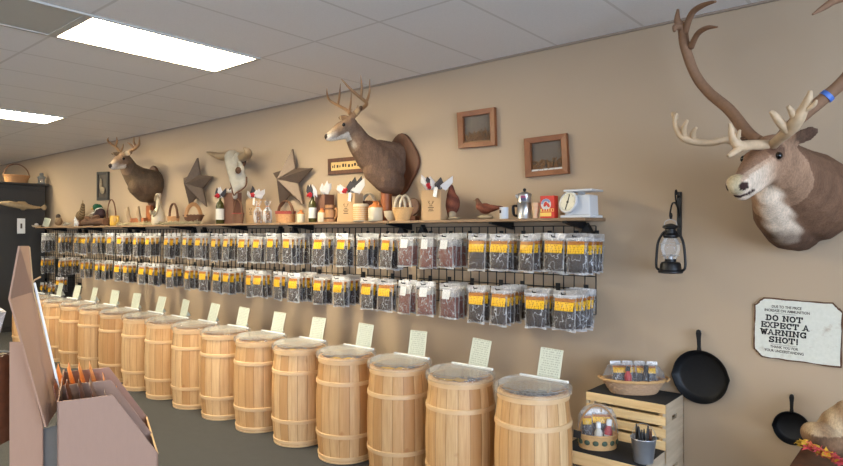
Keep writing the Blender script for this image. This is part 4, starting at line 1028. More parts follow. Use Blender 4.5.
# -- far left end
p = sp(36, 3.52); t = thing('small_dish', 'small pale dish at the far left end of the shelf', 'dish', p)
MB().lathe([(.05, 0), (.07, .03), (.066, .03), (.045, .008), (.0005, .008)], 28).build('dish', MATS['cream_glaze'], t, smooth=50); MB().ell((0, 0, .035), (.035, .03, .025)).build('content', MATS['white_tissue'], t, smooth=180)
p = sp(46, 3.47); t = thing('shelf_card', 'pale green card leaning at the far left end of the shelf', 'card', p)
MB().box((0, 0, .065), (.24, .004, .13), Euler((-.25, .1, 0))).build('card', MATS['card_paper'], t, smooth=0)
def bird(name, label, cat, px, Y, blobs, fur, vox=.008, legs=None, beak=None, base=None, yaw=0):
    """blobs in pixels left-right / up from the shelf"""
    p = sp(px, Y); k = depth(p)/F; t = thing(name, label, cat, p)
    b = MB()
    for q in blobs:
        if q[0] == 'c': b.chain([Vector((x*k*1.25, y*k, z*k)) for x, y, z in q[1]], [r*k for r in q[2]], .3)
        else: b.ell(Vector((q[1][0]*k*1.25, q[1][1]*k, q[1][2]*k)), [r*k for r in q[2]], q[3] if len(q) > 3 else None)
    organic('body', b, MATS['feathers'], t, (0, 0, 0), vox, lambda v: fur(Vector((v.x/k/1.25, v.y/k, v.z/k))), 2)
    if beak: mb = MB(); mb.tube([Vector((x*k*1.25, y*k, z*k)) for x, y, z in beak[0]], [r*k for r in beak[1]], 8); mb.build('beak', MATS[beak[2]], t, smooth=60)
    if base: 
        mb = MB()
        for c, r in base[0]: mb.ell((c[0]*k*1.25, c[1]*k, c[2]*k), [q*k for q in r], seg=14, rings=8)
        mb.build('stand', MATS[base[1]], t, smooth=60)
    return t, k
bird('duck_figurine', 'small brown duck figurine behind the pale green card at the far left', 'bird figure', 58, 3.56, [('e', (0, 0, 5), (5, 3.5, 4)), ('e', (-.5, 0, 10.5), (2.6, 2.3, 2.6)), ('c', [(2, 0, 6), (5, 0, 8)], [2.5, .8])],
     lambda v: srgb(70, 60, 52) if v.z > 9 else srgb(136, 112, 84), .012, beak=([(-2, 0, 10), (-5, 0, 9.2)], [1, .5], 'horn'))
p = sp(67, 3.50); t = thing('antler_shed', 'small bleached antler piece lying on the shelf near the left end', 'antler', p)
mb = MB(); horn(mb, [(-.12, 0, .02), (-.05, .01, .04), (.03, 0, .035), (.12, 0, .05)], [.018, .018, .015, .005]); horn(mb, [(-.04, .01, .04), (-.02, -.04, .07)], [.012, .004]); horn(mb, [(.04, 0, .035), (.06, -.05, .03)], [.012, .004]); mb.build('antler', MATS['bone'], t, smooth=180)
p = sp(76, 3.47); t = thing('animal_figurine', 'tiny white animal figurine in front of the game bird', 'figurine', p)
MB().ell((0, 0, .045), (.05, .028, .03)).ell((-.035, 0, .085), (.022, .02, .026)).ell((-.03, -.01, .02), (.012, .012, .025)).ell((.03, 0, .02), (.012, .012, .025)).ell((-.045, 0, .115), (.007, .007, .018)).build('body', MATS['white_enamel'], t, smooth=180)
bird('game_bird', 'mottled brown game bird with curled crest behind the mallard', 'bird figure', 80, 3.62, [('e', (0, 0, 11), (7, 4, 5), Euler((0, -.35, 0))), ('c', [(3, 0, 14), (4.5, 0, 20)], [3, 2]), ('e', (4.5, 0, 21), (2.3, 2, 2)), ('c', [(-4, 0, 10), (-8.5, 0, 7.5)], [3, 1]), ('c', [(4.7, 0, 22), (4.5, 0, 25.5)], [.7, .9])],
     lambda v: lerp3(srgb(150, 124, 88), srgb(84, 66, 48), .5+.5*math.sin(v.x*3+v.z*2.2)), .012, base=([((0, 0, 3), (3, 3, 3.4)), ((1, 0, 6), (1, 1, 3))], 'bark'))
p = sp(85, 3.66); t = thing('driftwood_stick', 'pale driftwood stick leaning against the mallard', 'stick', p)
mb = MB(); horn(mb, [(-.20, 0, .014), (-.05, .03, .10), (.10, .07, .20), (.20, .09, .28)], [.016, .022, .020, .010]); mb.build('stick', MATS['driftwood'], t, smooth=180)
bird('mallard_decoy', 'mallard duck with glossy green head and white neck ring near the left end', 'bird figure', 96, 3.62, [('c', [(0, 0, 19), (3.5, 0, 18)], [3.7, 4.2]), ('c', [(4, 0, 17.5), (7, 0, 13.5)], [3.6, 4.8]), ('c', [(7, 0, 12), (-4, 2, 10), (-12, 3, 5)], [5, 5.5, 3]), ('e', (-2, -4, 10), (6, 1.6, 3), Euler((0, -.3, 0)))],
     lambda v: srgb(18, 78, 54) if (v.x-5.2)*.6+(16-v.z)*.8 < -.2 and v.z > 14 else srgb(228, 222, 210) if (v.x-5.2)*.6+(16-v.z)*.8 < .9 and v.z > 12.5 else srgb(58, 42, 46) if v.x > 2 else srgb(128, 112, 94), .011,
     beak=([(-2, 0, 18.5), (-7, -1, 17.5)], [1.8, 1.1], 'yellow_glaze'), base=([((0, 0, 3), (9, 4, 3.2))], 'bark'))
p = sp(94, 3.475); t = thing('bark_log', 'rough brown bark log with curled leaves under the mallard', 'log', p)
mb = MB(); mb.tube(spline([(-.33, 0, .05), (-.1, .0, .055), (.12, -.01, .06), (.33, 0, .05)], 5), .045, 12); mb.ell((-.15, -.02, .1), (.09, .04, .025), Euler((0, .3, 0))).ell((.05, -.01, .11), (.1, .04, .03), Euler((.2, -.2, 0))); mb.build('log', MATS['bark'], t, smooth=50)
p = sp(111, 3.60); k = depth(p)/F; t = thing('wicker_basket', 'small brown basket with very tall thin handle behind the yellow mug', 'basket', p, .5)
basket(t, 5*k, 4*k, 8*k, 'dark_wicker', .8, 20*k, None, .007)
t, k = pot('coffee_mug', 'yellow glazed mug at the left part of the shelf', 'mug', 114, [(.01, 0), (3.8, 0), (4.4, 1), (4.6, 6), (4.4, 10), (3.9, 10), (4.0, 6), (3.6, 1.5), (.01, 1.5)], 'yellow_glaze', 3.48)
mb = MB(); mb.tube(spline([(4.2*k, 0, 8*k), (7*k, 0, 8.5*k), (7.6*k, 0, 5*k), (6*k, 0, 2.4*k), (4.2*k, 0, 2.4*k)], 5), .012, 8); mb.build('handle', MATS['yellow_glaze'], t, smooth=60)
# dried moss runner
mb = MB(); r = random.Random(9); xa, xb = sp(117, 3.47).x, sp(199, 3.47).x
for q in range(900):
    x = r.uniform(xa, xb); y = 3.465+r.gauss(0, .012); z = ZS+abs(r.gauss(0, .012)); a = r.uniform(0, PI)
    mb.tube([(x, y, z+.002), (x+.03*math.cos(a), y+.012*math.sin(a), z+.006+r.uniform(0, .012)), (x+.055*math.cos(a), y+.02*math.sin(a), z+.003)], [.003, .0035, .002], 4)
tag(mb.build('dried_moss', MATS['moss'], None, smooth=0), 'strip of pale dried moss along the shelf front below the far buck', 'moss', None, 'stuff')
p = sp(138, 3.53); k = depth(p)/F; t = thing('hoof_rack', 'dark wooden rack with two upturned hooves below the far buck', 'rack', p)
MB().box((0, 0, .045), (.36, .06, .09)).build('rail', MATS['red_wood'], t, smooth=0, bevel=.01)
for x in (-.17, .10): mb = MB(); horn(mb, [(x, -.02, .05), (x-.01, -.04, .12), (x-.03, -.04, .19), (x-.025, -.03, .23)], [.028, .026, .024, .006]); mb.build('hoof', MATS['horn'], t, smooth=180)
p = sp(148, 3.66); t = thing('mount_pedestal', 'reddish wooden pedestal under the far buck mount', 'pedestal', p)
MB().box((0, 0, .04), (.36, .09, .08)).build('foot', MATS['red_wood'], t, smooth=0, bevel=.005); MB().box((.03, 0, .16), (.12, .04, .17)).build('post', MATS['red_wood'], t, smooth=0, bevel=.005)
# cream bottle with raffia
t, k = pot('cream_bottle', 'tall cream bottle tied with a raffia strap below the far buck', 'bottle', 158, [(5.6, 0), (6.6, 2), (6.8, 8), (5.5, 13), (2.6, 17), (2.1, 27), (2.5, 30), (2.3, 31.5)], 'cream_glaze', 3.50)
mb = MB(); mb.tube(spline([(-2*k, -.03, 24*k), (2.5*k, -.04, 30*k), (6*k, -.02, 24*k), (5.5*k, -.05, 12*k), (2*k, -.075, 8*k)], 6), .010, 6); mb.tube(spline([(-4*k, -.07, 14*k), (0, -.085, 11*k), (4*k, -.07, 14*k)], 5), .014, 6); mb.build('raffia_strap', MATS['driftwood'], t, smooth=60)
p = sp(173, 3.54); k = depth(p)/F; t = thing('wicker_basket', 'small brown basket with tall loop handle right of the cream bottle', 'basket', p); basket(t, 8*k, 5*k, 8*k, 'wicker', .85, 15*k, 'dark_wicker', .009)
p = sp(193, 3.56); k = depth(p)/F; t = thing('wicker_basket', 'wide half-round brown basket with narrow handle under the far star', 'basket', p); basket(t, 14*k, 8*k, 9*k, 'dark_wicker', .6, 13*k, 'wicker', .014, 'y')
# -- gift group
def wine(px, Y, label, hpx, bowl=True, seed=1):
    t, k = pot('wine_bottle', label, 'wine bottle', px, [(.3, .6), (3.6, 0), (4, .8), (4, hpx*.58), (3.4, hpx*.68), (1.5, hpx*.77), (1.35, hpx*.97), (1.6, hpx*.975), (1.6, hpx)], 'green_glass', Y, 'dressed wine bottles', part='bottle')
    MB().lathe([(4.06*k, hpx*.14*k), (4.06*k, hpx*.5*k)], 36, cap=False).build('label', MATS['bottle_label'], t, smooth=60)
    mb = MB(); tissue(mb, (0, 0, hpx*.9*k), .10, .06, .11, random.Random(seed), 4, 1.2); mb.build('tissue_paper', MATS['black_tissue'], t, smooth=0)
    mb = MB(); tissue(mb, (.02, .01, hpx*.9*k), .09, .06, .11, random.Random(seed+5), 3, 1.2); mb.build('tissue_paper', MATS['white_tissue'], t, smooth=0)
    bow(t, (0, -.035, hpx*.93*k), .028); return t, k
wine(219.5, 3.50, 'wine bottle dressed with tissue and red bow, left of the cow skull', 30, seed=3)
gift_bag(223.5, 232.5, 194, 'brown paper gift bag with white tissue beside the far wine bottle', .10, 3.54, None, None, (('white_tissue', 4, .07), ('black_tissue', 1, .07)), 'brown_paper', False, seed=4)
p = sp(237.5, 3.475); k = depth(p)/F; t = thing('wicker_basket', 'dark square basket with thin tall handle below the cow skull', 'basket', p); basket(t, 7.6*k, 4.4*k, 10*k, 'dark_wicker', .9, 16*k, 'dark_wicker', .007, rim='red_weave')
gift_bag(245.5, 255, 199.5, 'kraft gift bag with white tissue and red bow right of the cow skull', .12, 3.55, (252.5, 196), (254.5, 203), (('white_tissue', 6, .11), ('black_tissue', 2, .13)), seed=2)
def cello(px, label, s):
    p = sp(px, 3.45); k = depth(p)/F; t = thing('cellophane_bag', label, 'treat bag', p, 0, 'cellophane treat bags')
    b = MB(); r = random.Random(s)
    for q in range(26): b.ell((r.uniform(-3, 3)*k, r.uniform(-2, 2)*k, r.uniform(1.5, 11)*k), r.uniform(1, 1.6)*k, seg=8, rings=5)
    b.build('treats', MATS['candy_brown'], t, smooth=180)
    MB().lathe([(.02*k, 0), (3.8*k, .2*k), (4.4*k, 5*k), (4.2*k, 12*k), (2.2*k, 15*k), (1.0*k, 16.5*k), (2.6*k, 19*k), (3.6*k, 22*k)], 20, fn=lambda a, i: 1+.06*math.sin(a*7+i), cap=False).build('cellophane', MATS['cello'], t, smooth=0)
    MB().lathe([(1.1*k, 16*k), (1.3*k, 16.6*k), (1.1*k, 17.2*k)], 16, cap=False).build('tie', MATS['orange_glaze'], t, smooth=60)
cello(257.5, 'left cellophane bag of brown treats in front of the kraft gift bag', 1); cello(267, 'right cellophane bag of brown treats left of the red-rimmed basket', 2)
p = sp(285, 3.50); k = depth(p)/F; t = thing('wicker_basket', 'woven basket with red rim and round handle under the large star', 'basket', p)
basket(t, 11.5*k, 9*k, 11*k, 'wicker', .88, 13*k, 'dark_wicker', .010, rim='red_weave'); MB().lathe([(11.6*k, 8.6*k), (11.75*k, 10.6*k)], 60, sy=9/11.5, cap=False).build('red_band', MATS['red_weave'], t, smooth=60)
def jug(px, label, w, h, Y=3.48):
    t, k = pot('stoneware_jug', label, 'jug', px, [(w*.92, 0), (w, .6), (w, h*.62), (w*.92, h*.68)], 'cream_glaze', Y, 'two-tone stoneware jugs', [(w*.94, h*.66), (w*.86, h*.76), (w*.4, h*.86), (w*.3, h*.93), (w*.42, h), (w*.3, h)], 'orange_glaze', 'glazed_top')
    mb = MB(); mb.tube(spline([(w*.3*k, 0, h*.93*k), (w*.75*k, -.2*w*k, h*.95*k), (w*.72*k, -.2*w*k, h*.76*k)], 5), w*.1*k, 8); mb.build('handle', MATS['orange_glaze'], t, smooth=60)
jug(300.3, 'small cream jug with orange top right of the red-rimmed basket', 4, 12.5)
wine(312, 3.47, 'wine bottle dressed with dark tissue and red bow between the two small jugs', 29, seed=8)
gift_bag(314.5, 324, 195.5, 'brown paper gift bag with white tissue behind the nearer wine bottle', .11, 3.53, None, None, (('white_tissue', 6, .13),), 'brown_paper', False, seed=6)
jug(321.3, 'small cream jug with orange top left of the wooden mug', 4.1, 14, 3.46)
t, k = pot('wooden_mug', 'banded wooden mug between the small jug and the kraft gift bag', 'mug', 330, [(.01, 0), (6.2, 0), (6.4, 1), (5.4, 12), (5.4, 17), (4.6, 17), (4.6, 3), (.01, 3)], 'mug_wood', 3.49)
for z, r_ in ((3, 6.3), (12.5, 5.6)): MB().lathe([(r_*k, z*k), (r_*k+.004, (z+.8)*k), (r_*k, (z+1.6)*k)], 36, cap=False).build('band', MATS['dark_wood'], t, smooth=60)
mb = MB(); mb.tube(spline([(5.4*k, 0, 13*k), (9*k, 0, 12.5*k), (9*k, 0, 6*k), (6.2*k, 0, 3*k)], 5), .010, 8); mb.build('handle', MATS['mug_wood'], t, smooth=60)
gift_bag(337, 354, 194.5, 'kraft gift bag with printed logo and red bow below the framed sign', .095, 3.47, (345, 192), (350.5, 198.5), (('black_tissue', 4, .14), ('white_tissue', 6, .12)), seed=5)
# canister and baskets by the nearer buck
t, k = pot('woven_canister', 'cream canister in a woven wicker sleeve right of the logo gift bag', 'canister', 360.5, [(7.6, 0), (8, .5), (8, 15.5), (7.4, 17), (6.6, 17.5), (.01, 17.5)], 'cream_glaze', 3.46)
for j in range(7):
    MB().lathe([(8.02*k, (1+j*2)*k), (8.3*k, (1.8+j*2)*k), (8.02*k, (2.6+j*2)*k)], 60, fn=lambda a, i: 1+.02*math.sin(a*22+j*PI), cap=False).build('woven_sleeve', MATS['pale_wicker'], t, smooth=60)
p = sp(368, 3.645); k = depth(p)/F; t = thing('wicker_basket', 'round dark brown basket with cream bail handle behind the woven canister', 'basket', p); basket(t, 9*k, 8*k, 20*k, 'dark_wicker', .9, 12*k, 'cream_glaze', .011)
jug(375, 'large cream jug with orange top below the nearer buck mount', 7.4, 20, 3.46)
p = sp(386, 3.60); k = depth(p)/F; t = thing('mount_pedestal', 'honey wooden pedestal under the nearer buck mount', 'pedestal', p)
MB().lathe([(8*k, 0), (8*k, 2*k), (5.6*k, 4*k), (5.6*k, 31*k)], 30).build('post', MATS['red_wood'], t, smooth=40)
t, k = pot('shallow_bowl', 'shallow cream bowl behind the large jug at the pedestal foot', 'bowl', 391, [(3, 0), (7, 5), (8, 10), (7.4, 10), (6.2, 5), (.01, 2)], 'cream_glaze', 3.52)
p = sp(413, 3.66); k = depth(p)/F; t = thing('round_board', 'round dark wooden board standing behind the small pale basket', 'board', p)
o = MB().lathe([(.01, 0), (8.4*k, 0), (9*k, .5*k), (9*k, 1.6*k), (8.4*k, 2.2*k), (.01, 2.2*k)], 48).build('board', MATS['dark_wood'], t, smooth=40); o.matrix_local = Matrix.Translation((0, 0, 14*k))@Matrix.Rotation(PI/2-.1, 4, 'X')
MB().box((0, .0, 2.6*k), (10*k, .05, 5.2*k)).build('stand', MATS['dark_wood'], t, smooth=0)
p = sp(402, 3.47); k = depth(p)/F; t = thing('wicker_basket', 'small pale wicker basket with two cream loop handles below the nearer buck', 'basket', p); basket(t, 12*k, 8*k, 12.5*k, 'pale_wicker', .65, 0)
for q in (-1, 1): mb = MB(); mb.tube([(q*3.6*k+1.5*k*math.cos(PI*j/12)*1.0, q*.0+6.5*k*math.cos(PI*j/12), 11*k+14*k*math.sin(PI*j/12)) for j in range(13)], .009, 8); mb.build('handle', MATS['cream_glaze'], t, smooth=60)
gift_bag(421, 440, 191, 'large kraft gift bag with printed logo and red bow beside the standing bird decoy', .13, 3.46, (428.5, 187), (436, 193.5), (('white_tissue', 6, .13), ('black_tissue', 2, .14)), seed=7)
red = srgb(136, 78, 58); dkr = srgb(104, 58, 44)
bird('bird_decoy', 'reddish brown wooden bird decoy standing upright on driftwood', 'bird decoy', 452, 3.56, [('e', (0, 0, 16), (8, 7, 11), Euler((0, .12, 0))), ('c', [(-1, 0, 24), (-1, 0, 30), (-1.5, 0, 33.5)], [5.2, 3.2, 2.6]), ('c', [(-1, 0, 10), (-6, 2, 2)], [5, 2])],
     lambda v: lerp3(red, dkr, .5+.5*math.sin(v.z*.6+v.x*.4)), .008, beak=([(-3, 0, 34), (-6, 0, 33)], [1.2, .4], 'horn'), base=([((1, -2, 5), (4, 4, 5.5)), ((2, -2, 1.6), (7, 5, 1.8))], 'driftwood'))
bird('bird_decoy', 'reddish brown wooden bird decoy with long tail, left of the white mug', 'bird decoy', 486, 3.54, [('e', (-1, 0, 11), (8, 5.5, 5.6), Euler((0, .12, 0))), ('c', [(-6.5, 0, 13), (-8.6, 0, 19)], [4, 2.2]), ('e', (-9, 0, 20), (2.3, 1.9, 2.1)), ('c', [(4, 0, 11), (10, 0, 11.5), (15, 0, 12)], [4, 2.2, 1.2])],
     lambda v: lerp3(red, dkr, .5+.5*math.sin(v.z*1.1+v.x*.5)) if v.z < 16 else srgb(122, 84, 60), .007, beak=([(-10.5, 0, 20), (-13, 0, 19.4)], [.9, .3], 'horn'), base=([((-1, 0, 2.2), (9, 5, 2.6))], 'driftwood'))
t, k = pot('coffee_mug', 'white mug with small dark print beside the steel percolator', 'mug', 503.5, [(.01, 0), (4.1, 0), (4.4, .4), (4.4, 11.6), (3.9, 11.6), (3.9, 1), (.01, 1)], 'white_enamel', 3.46)
mb = MB(); mb.tube(spline([(-1*k, 4.2*k, 9.5*k), (-1.6*k, 6.6*k, 9*k), (-1.6*k, 6.6*k, 4*k), (-1*k, 4.2*k, 2.8*k)], 5), .006, 8); mb.build('handle', MATS['white_enamel'], t, smooth=60)
MB().box((-1.6*k, -4.25*k, 7.2*k), (2.4*k, .6*k, 3*k), Euler((0, 0, -.38))).build('print', MATS['ink'], t, smooth=0, bevel=.001)
t, k = pot('percolator', 'stainless steel percolator with black handle and knob', 'percolator', 524, [(.01, 0), (7.4, 0), (7.5, .5), (7.0, 1.4), (7.0, 15.8), (7.2, 16), (6.9, 16.4), (6.9, 24.2), (7.1, 24.6), (6.6, 25.2), (3, 26.6), (.01, 26.8)], 'steel', 3.50, None, [(.6, 26.5), (.8, 27.2), (1.7, 28.4), (1.6, 29.6), (.8, 30.3), (.01, 30.4)], 'black_metal', 'knob')
mb = MB(); mb.tube(spline([(-6.6*k, 0, 12.6*k), (-11*k, 0, 13.2*k), (-13.2*k, 0, 12.2*k), (-13.0*k, 0, 8*k), (-12*k, 0, 4.6*k), (-10*k, 0, 3.2*k), (-6.8*k, 0, 3.4*k)], 6), .0085, 8, flatn=1.5); mb.build('handle', MATS['black_metal'], t, smooth=60)
mb = MB(); mb.tube([(-4.8*k, -4.2*k, 21*k), (-5.8*k, -5.2*k, 22*k), (-6.4*k, -5.8*k, 24*k)], [.010, .010, .007], 8); mb.build('spout', MATS['steel'], t, smooth=60)
MB().box((2.6*k, -6.5*k, 20.2*k), (5.2*k, .9*k, 5.0*k), Euler((0, 0, .38))).build('sticker', MATS['percolator_sticker'], t, smooth=0, bevel=.001)
for px, lb, Y in ((535, 'turned pale wooden goblet between the percolator and the red mix box', 3.48), (563, 'turned pale wooden goblet half hidden behind the kitchen scale', 3.58)):
    pot('wooden_goblet', lb, 'goblet', px, [(2.9, 0), (3.2, .6), (2.6, 2.2), (2.2, 3.6), (2.7, 5), (3.5, 8), (3.7, 10.5), (3.3, 11), (3.9, 11.6), (4.1, 14), (3.7, 15.6), (3.0, 15.8), (2.6, 13), (.01, 12)], 'turned_wood', Y, 'turned wooden goblets')
pa, pb = sp(539.7, 3.46), sp(553.7, 3.46); p = (pa+pb)/2; k = depth(p)/F; t = thing('mix_box', 'red cardboard baking mix box with cream picture beside the scale', 'food box', p+Vector((0, .025, 0))); w = pb.x-pa.x; h = 22.4*k
MB().box((0, 0, h/2), (w, .05, h)).build('carton', MATS['box_red'], t, smooth=0, bevel=.001)
mb = MB(); mb.lathe([(.0005, 0), (w*.36, 0), (w*.36, .001), (.0005, .001)], 30); o = mb.build('picture', MATS['snow_base'], t, smooth=0); o.matrix_local = Matrix.Translation((-.008, -.0255, h*.62))@Matrix.Rotation(PI/2, 4, 'X')
MB().box((0, -.0256, h*.36), (w*.96, .001, h*.13)).box((-.01, -.0256, h*.17), (w*.8, .001, h*.17)).build('yellow_panel', MATS['box_yellow'], t, smooth=0)
mb = MB(); r = random.Random(2)
for a in range(7): q = PI*(.2+.12*a); mb.box((-.008+w*.28*math.cos(q), -.027, h*.62+w*.28*math.sin(q)), (.011, .001, .013), Euler((0, PI/2-q, 0)))
mb.build('arched_lettering', MATS['packet_blue'], t, smooth=0); mb = MB()
for j in range(5): mb.box((-.03+j*.017, -.0266, h*.36), (.010, .001, .014))
mb.build('lettering', MATS['box_red'], t, smooth=0)
mb = MB(); mb.ell((-.012, -.0275, h*.63), (.010, .002, .018), Euler((0, .5, 0))).ell((.008, -.0275, h*.58), (.009, .002, .016), Euler((0, -.6, 0))); mb.build('picture_detail', MATS['box_red'], t, smooth=180)
# kitchen scale: base, upright housing, slanted oval dial, flat tray
p = sp(581, 3.54); k = depth(p)/F; t = thing('kitchen_scale', 'white kitchen scale with round dial and flat tray at the right end', 'kitchen scale', p)
bw = sp(596, 3.46).x-sp(565, 3.46).x; x0 = -.005
MB().box((0, 0, .008), (bw, .17, .016)).build('base', MATS['white_enamel'], t, smooth=0, bevel=.004)
MB().prism([(-.085, -.06, .016), (.085, -.06, .016), (.080, -.06, 22.5*k), (-.02, -.06, 22.5*k), (-.07, -.06, 10*k)], (0, .12, 0)).build('housing', MATS['white_enamel'], t, smooth=0, bevel=.006)
dz = 14.8*k; dr = 10.6*k
dm = Matrix.Translation((-.045, -.068, dz))@Matrix.Rotation(-.24, 4, 'Z')@Matrix.Rotation(PI/2-.25, 4, 'X')
o = MB().lathe([(.0005, 0), (dr, 0), (dr+.003, .004), (dr+.003, .018), (dr-.004, .022), (dr-.006, .018), (.0005, .018)], 48).build('dial_housing', MATS['white_enamel'], t, smooth=40); o.matrix_local = dm
o = MB().lathe([(.0005, .0185), (dr-.007, .0185), (dr-.007, .0192), (.0005, .0192)], 48).build('dial_face', MATS['dial_face'], t, smooth=0); o.matrix_local = dm
mb = MB()
for a in range(40): q = 2*PI*a/40; L = .010 if a % 5 == 0 else .005; mb.box(((dr-.010-L/2)*math.cos(q), (dr-.010-L/2)*math.sin(q), .0196), (L, .0012, .0006), Euler((0, 0, q)))
mb.box((0, 0, .0205), (.006, dr*1.5, .002), Euler((0, 0, -.15))).lathe([(.007, .019), (.007, .023)], 16); o = mb.build('needle', MATS['black_metal'], t, smooth=0); o.matrix_local = dm
MB().box((.0, 0, 24*k), (.034, .034, 4*k)).build('tray_post', MATS['white_enamel'], t, smooth=0)
tw = sp(597, 3.5).x-sp(569, 3.5).x
MB().box((.012, 0, 27*k), (tw, .17, .012)).box((.012, 0, 26.2*k), (tw*.7, .12, .008)).build('tray', MATS['white_enamel'], t, smooth=0, bevel=.003)

# on the black cabinet
def oncab(px): # point on cabinet top near its front, x fixed
    X = -10.96; s = (px-421)/F; return Vector((X, X*(RX-s*FX)/(s*FY-RY), 2.2705))
p = oncab(16); k = depth(p)/F; t = thing('wicker_basket', 'brown basket with wide thin handle on top of the black cabinet', 'basket', p, PI/2); basket(t, 11.5*k, 6*k, 7.5*k, 'wicker', .8, 13*k, 'dark_wicker', .008)
p = oncab(41); k = depth(p)/F; t = thing('small_lantern', 'small grey metal lantern on the right end of the black cabinet', 'lantern', p)
MB().lathe([(3.8*k, 0), (3.8*k, 1.2*k), (3.2*k, 1.6*k)], 24).build('base', MATS['grey_skin'], t, smooth=40); MB().lathe([(2.8*k, 1.6*k), (2.8*k, 6.4*k)], 20, cap=False).build('glass', MATS['lamp_glass'], t, smooth=60)
MB().lathe([(4*k, 6.2*k), (3.8*k, 7.4*k), (1.8*k, 8.8*k), (1.9*k, 11*k), (1.2*k, 11.6*k)], 24).build('cap', MATS['grey_skin'], t, smooth=40); MB().lathe([(1.2*k, 1.6*k), (1.2*k, 4.6*k)], 14).build('candle', MATS['cream_glaze'], t, smooth=40)
mb = MB()
for a in range(4): q = a*PI/2+.4; mb.tube([(3.2*k*math.cos(q), 3.2*k*math.sin(q), 1.5*k), (3.2*k*math.cos(q), 3.2*k*math.sin(q), 6.4*k)], .008, 6)
mb.build('bars', MATS['grey_skin'], t, smooth=60)
def onfront(px, py): X = -10.85+.318; s = (px-421)/F; Y = X*(RX-s*FX)/(s*FY-RY); q = Vector((X, Y, 0)); q.z = H+(234-py)*depth(q)/F; return q
p = onfront(21, 207); k = depth(p)/F; t = thing('fish_mount', 'mounted tan fish hung on the front of the black cabinet', 'fish mount', p)
b = MB(); b.chain([(.06, -18*k, 2*k), (.08, -12*k, 1.5*k), (.08, -2*k, 0), (.06, 10*k, -1.2*k), (.05, 17*k, -1*k)], [2*k, 3*k, 3.2*k, 2*k, .9*k]); b.ell((.05, 19.5*k, -1*k), (.012, 2.5*k, 3.4*k)); b.ell((.06, -1*k, 3.4*k), (.012, 5*k, 1.5*k)); b.ell((.06, 0, -3.6*k), (.012, 2.5*k, 1.4*k))
organic('body', b, MATS['fish_skin'], t, (0, 0, 0), .016, None, 2); MB().box((.015, 0, 0), (.03, .08, .05)).build('hanger', MATS['black_metal'], t, smooth=0)
p = onfront(20.5, 227); k = depth(p)/F; t = thing('hanging_plate', 'white rectangular plaque with dark slot on the cabinet door', 'plaque', p)
MB().box((.006, 0, 0), (.012, 7*k, 15*k)).build('plate', MATS['white_enamel'], t, smooth=0, bevel=.004); MB().box((.014, 0, 0), (.006, 1.6*k, 5*k)).build('slot', MATS['photo_dark'], t, smooth=0)
# ---------------------------------------------------------------- slatted crates with gift baskets
def crate(label, c, w, d, h, front='pine', side='grey_pine', slats=4, cloth=True):
    t = thing('wooden_crate', label, 'crate', c, 0, 'slatted wooden crates'); th = .012
    for k in (-1, 1):
        mb = MB(); x = k*(w/2-.008); zc = h*.62
        # solid end panel with a hand hole
        hw, hh = .045, .013
        mb.box((x, 0, (zc-hh)/2), (.016, d, zc-hh)).box((x, 0, (h+zc+hh)/2), (.016, d, h-zc-hh))
        mb.box((x, -(d/2+hw)/2, zc), (.016, d/2-hw, 2*hh)).box((x, (d/2+hw)/2, zc), (.016, d/2-hw, 2*hh))
        mb.build('end_panel', MATS[side], t, smooth=0)
    gap = .016; sh = (h-gap*(slats-1))/slats
    for y in (-1, 1):
        for i in range(slats): MB().box((0, y*(d/2-th/2+.0005), sh/2+i*(sh+gap)), (w, th, sh)).build('slat', MATS[front], t, smooth=0, bevel=.0015)
        for x in (-1, 1): MB().box((x*(w/2-.03), y*(d/2-th-.009), h/2), (.022, .016, h-.01)).build('corner_post', MATS[front], t, smooth=0)
    for i in range(4): MB().box((0, -d/2+th+.02+(d-2*th-.04)*(i+.5)/4, .008), (w-.034, (d-2*th)/4-.02, .010)).build('bottom_slat', MATS[front], t, smooth=0)
    if cloth: MB().box((0, 0, h-.003), (w-.002, d-.002, .008)).build('black_top', MATS['black_cloth'], t, smooth=0)
    return t
xl, xr = -1.605, -1.148; cw_ = xr-xl; cxm = (xl+xr)/2
yA, dA = 3.40, .30; zt2, zb1 = .572, .327
crate('upper slatted wooden crate with black top against the wall, holding the oval basket', (cxm, yA+dA/2, zb1), cw_, dA, zt2-zb1)
crate('lower rear wooden crate carrying the upper slatted crate', (cxm, yA+dA/2, 0), cw_, dA, zb1-.001, cloth=False)
crate('front slatted wooden crate with black top holding the metal bucket', (cxm, 3.083+.156, 0), cw_, .312, zb1)
# papers seen through the front crate gap
p = Vector((cxm+.02, 3.16, .02)); t = thing('paper_stack', 'white folded papers inside the front slatted crate', 'papers', p)
MB().box((0, 0, .12), (.16, .02, .22), Euler((.1, 0, .1))).build('papers', MATS['white_tissue'], t, smooth=0)

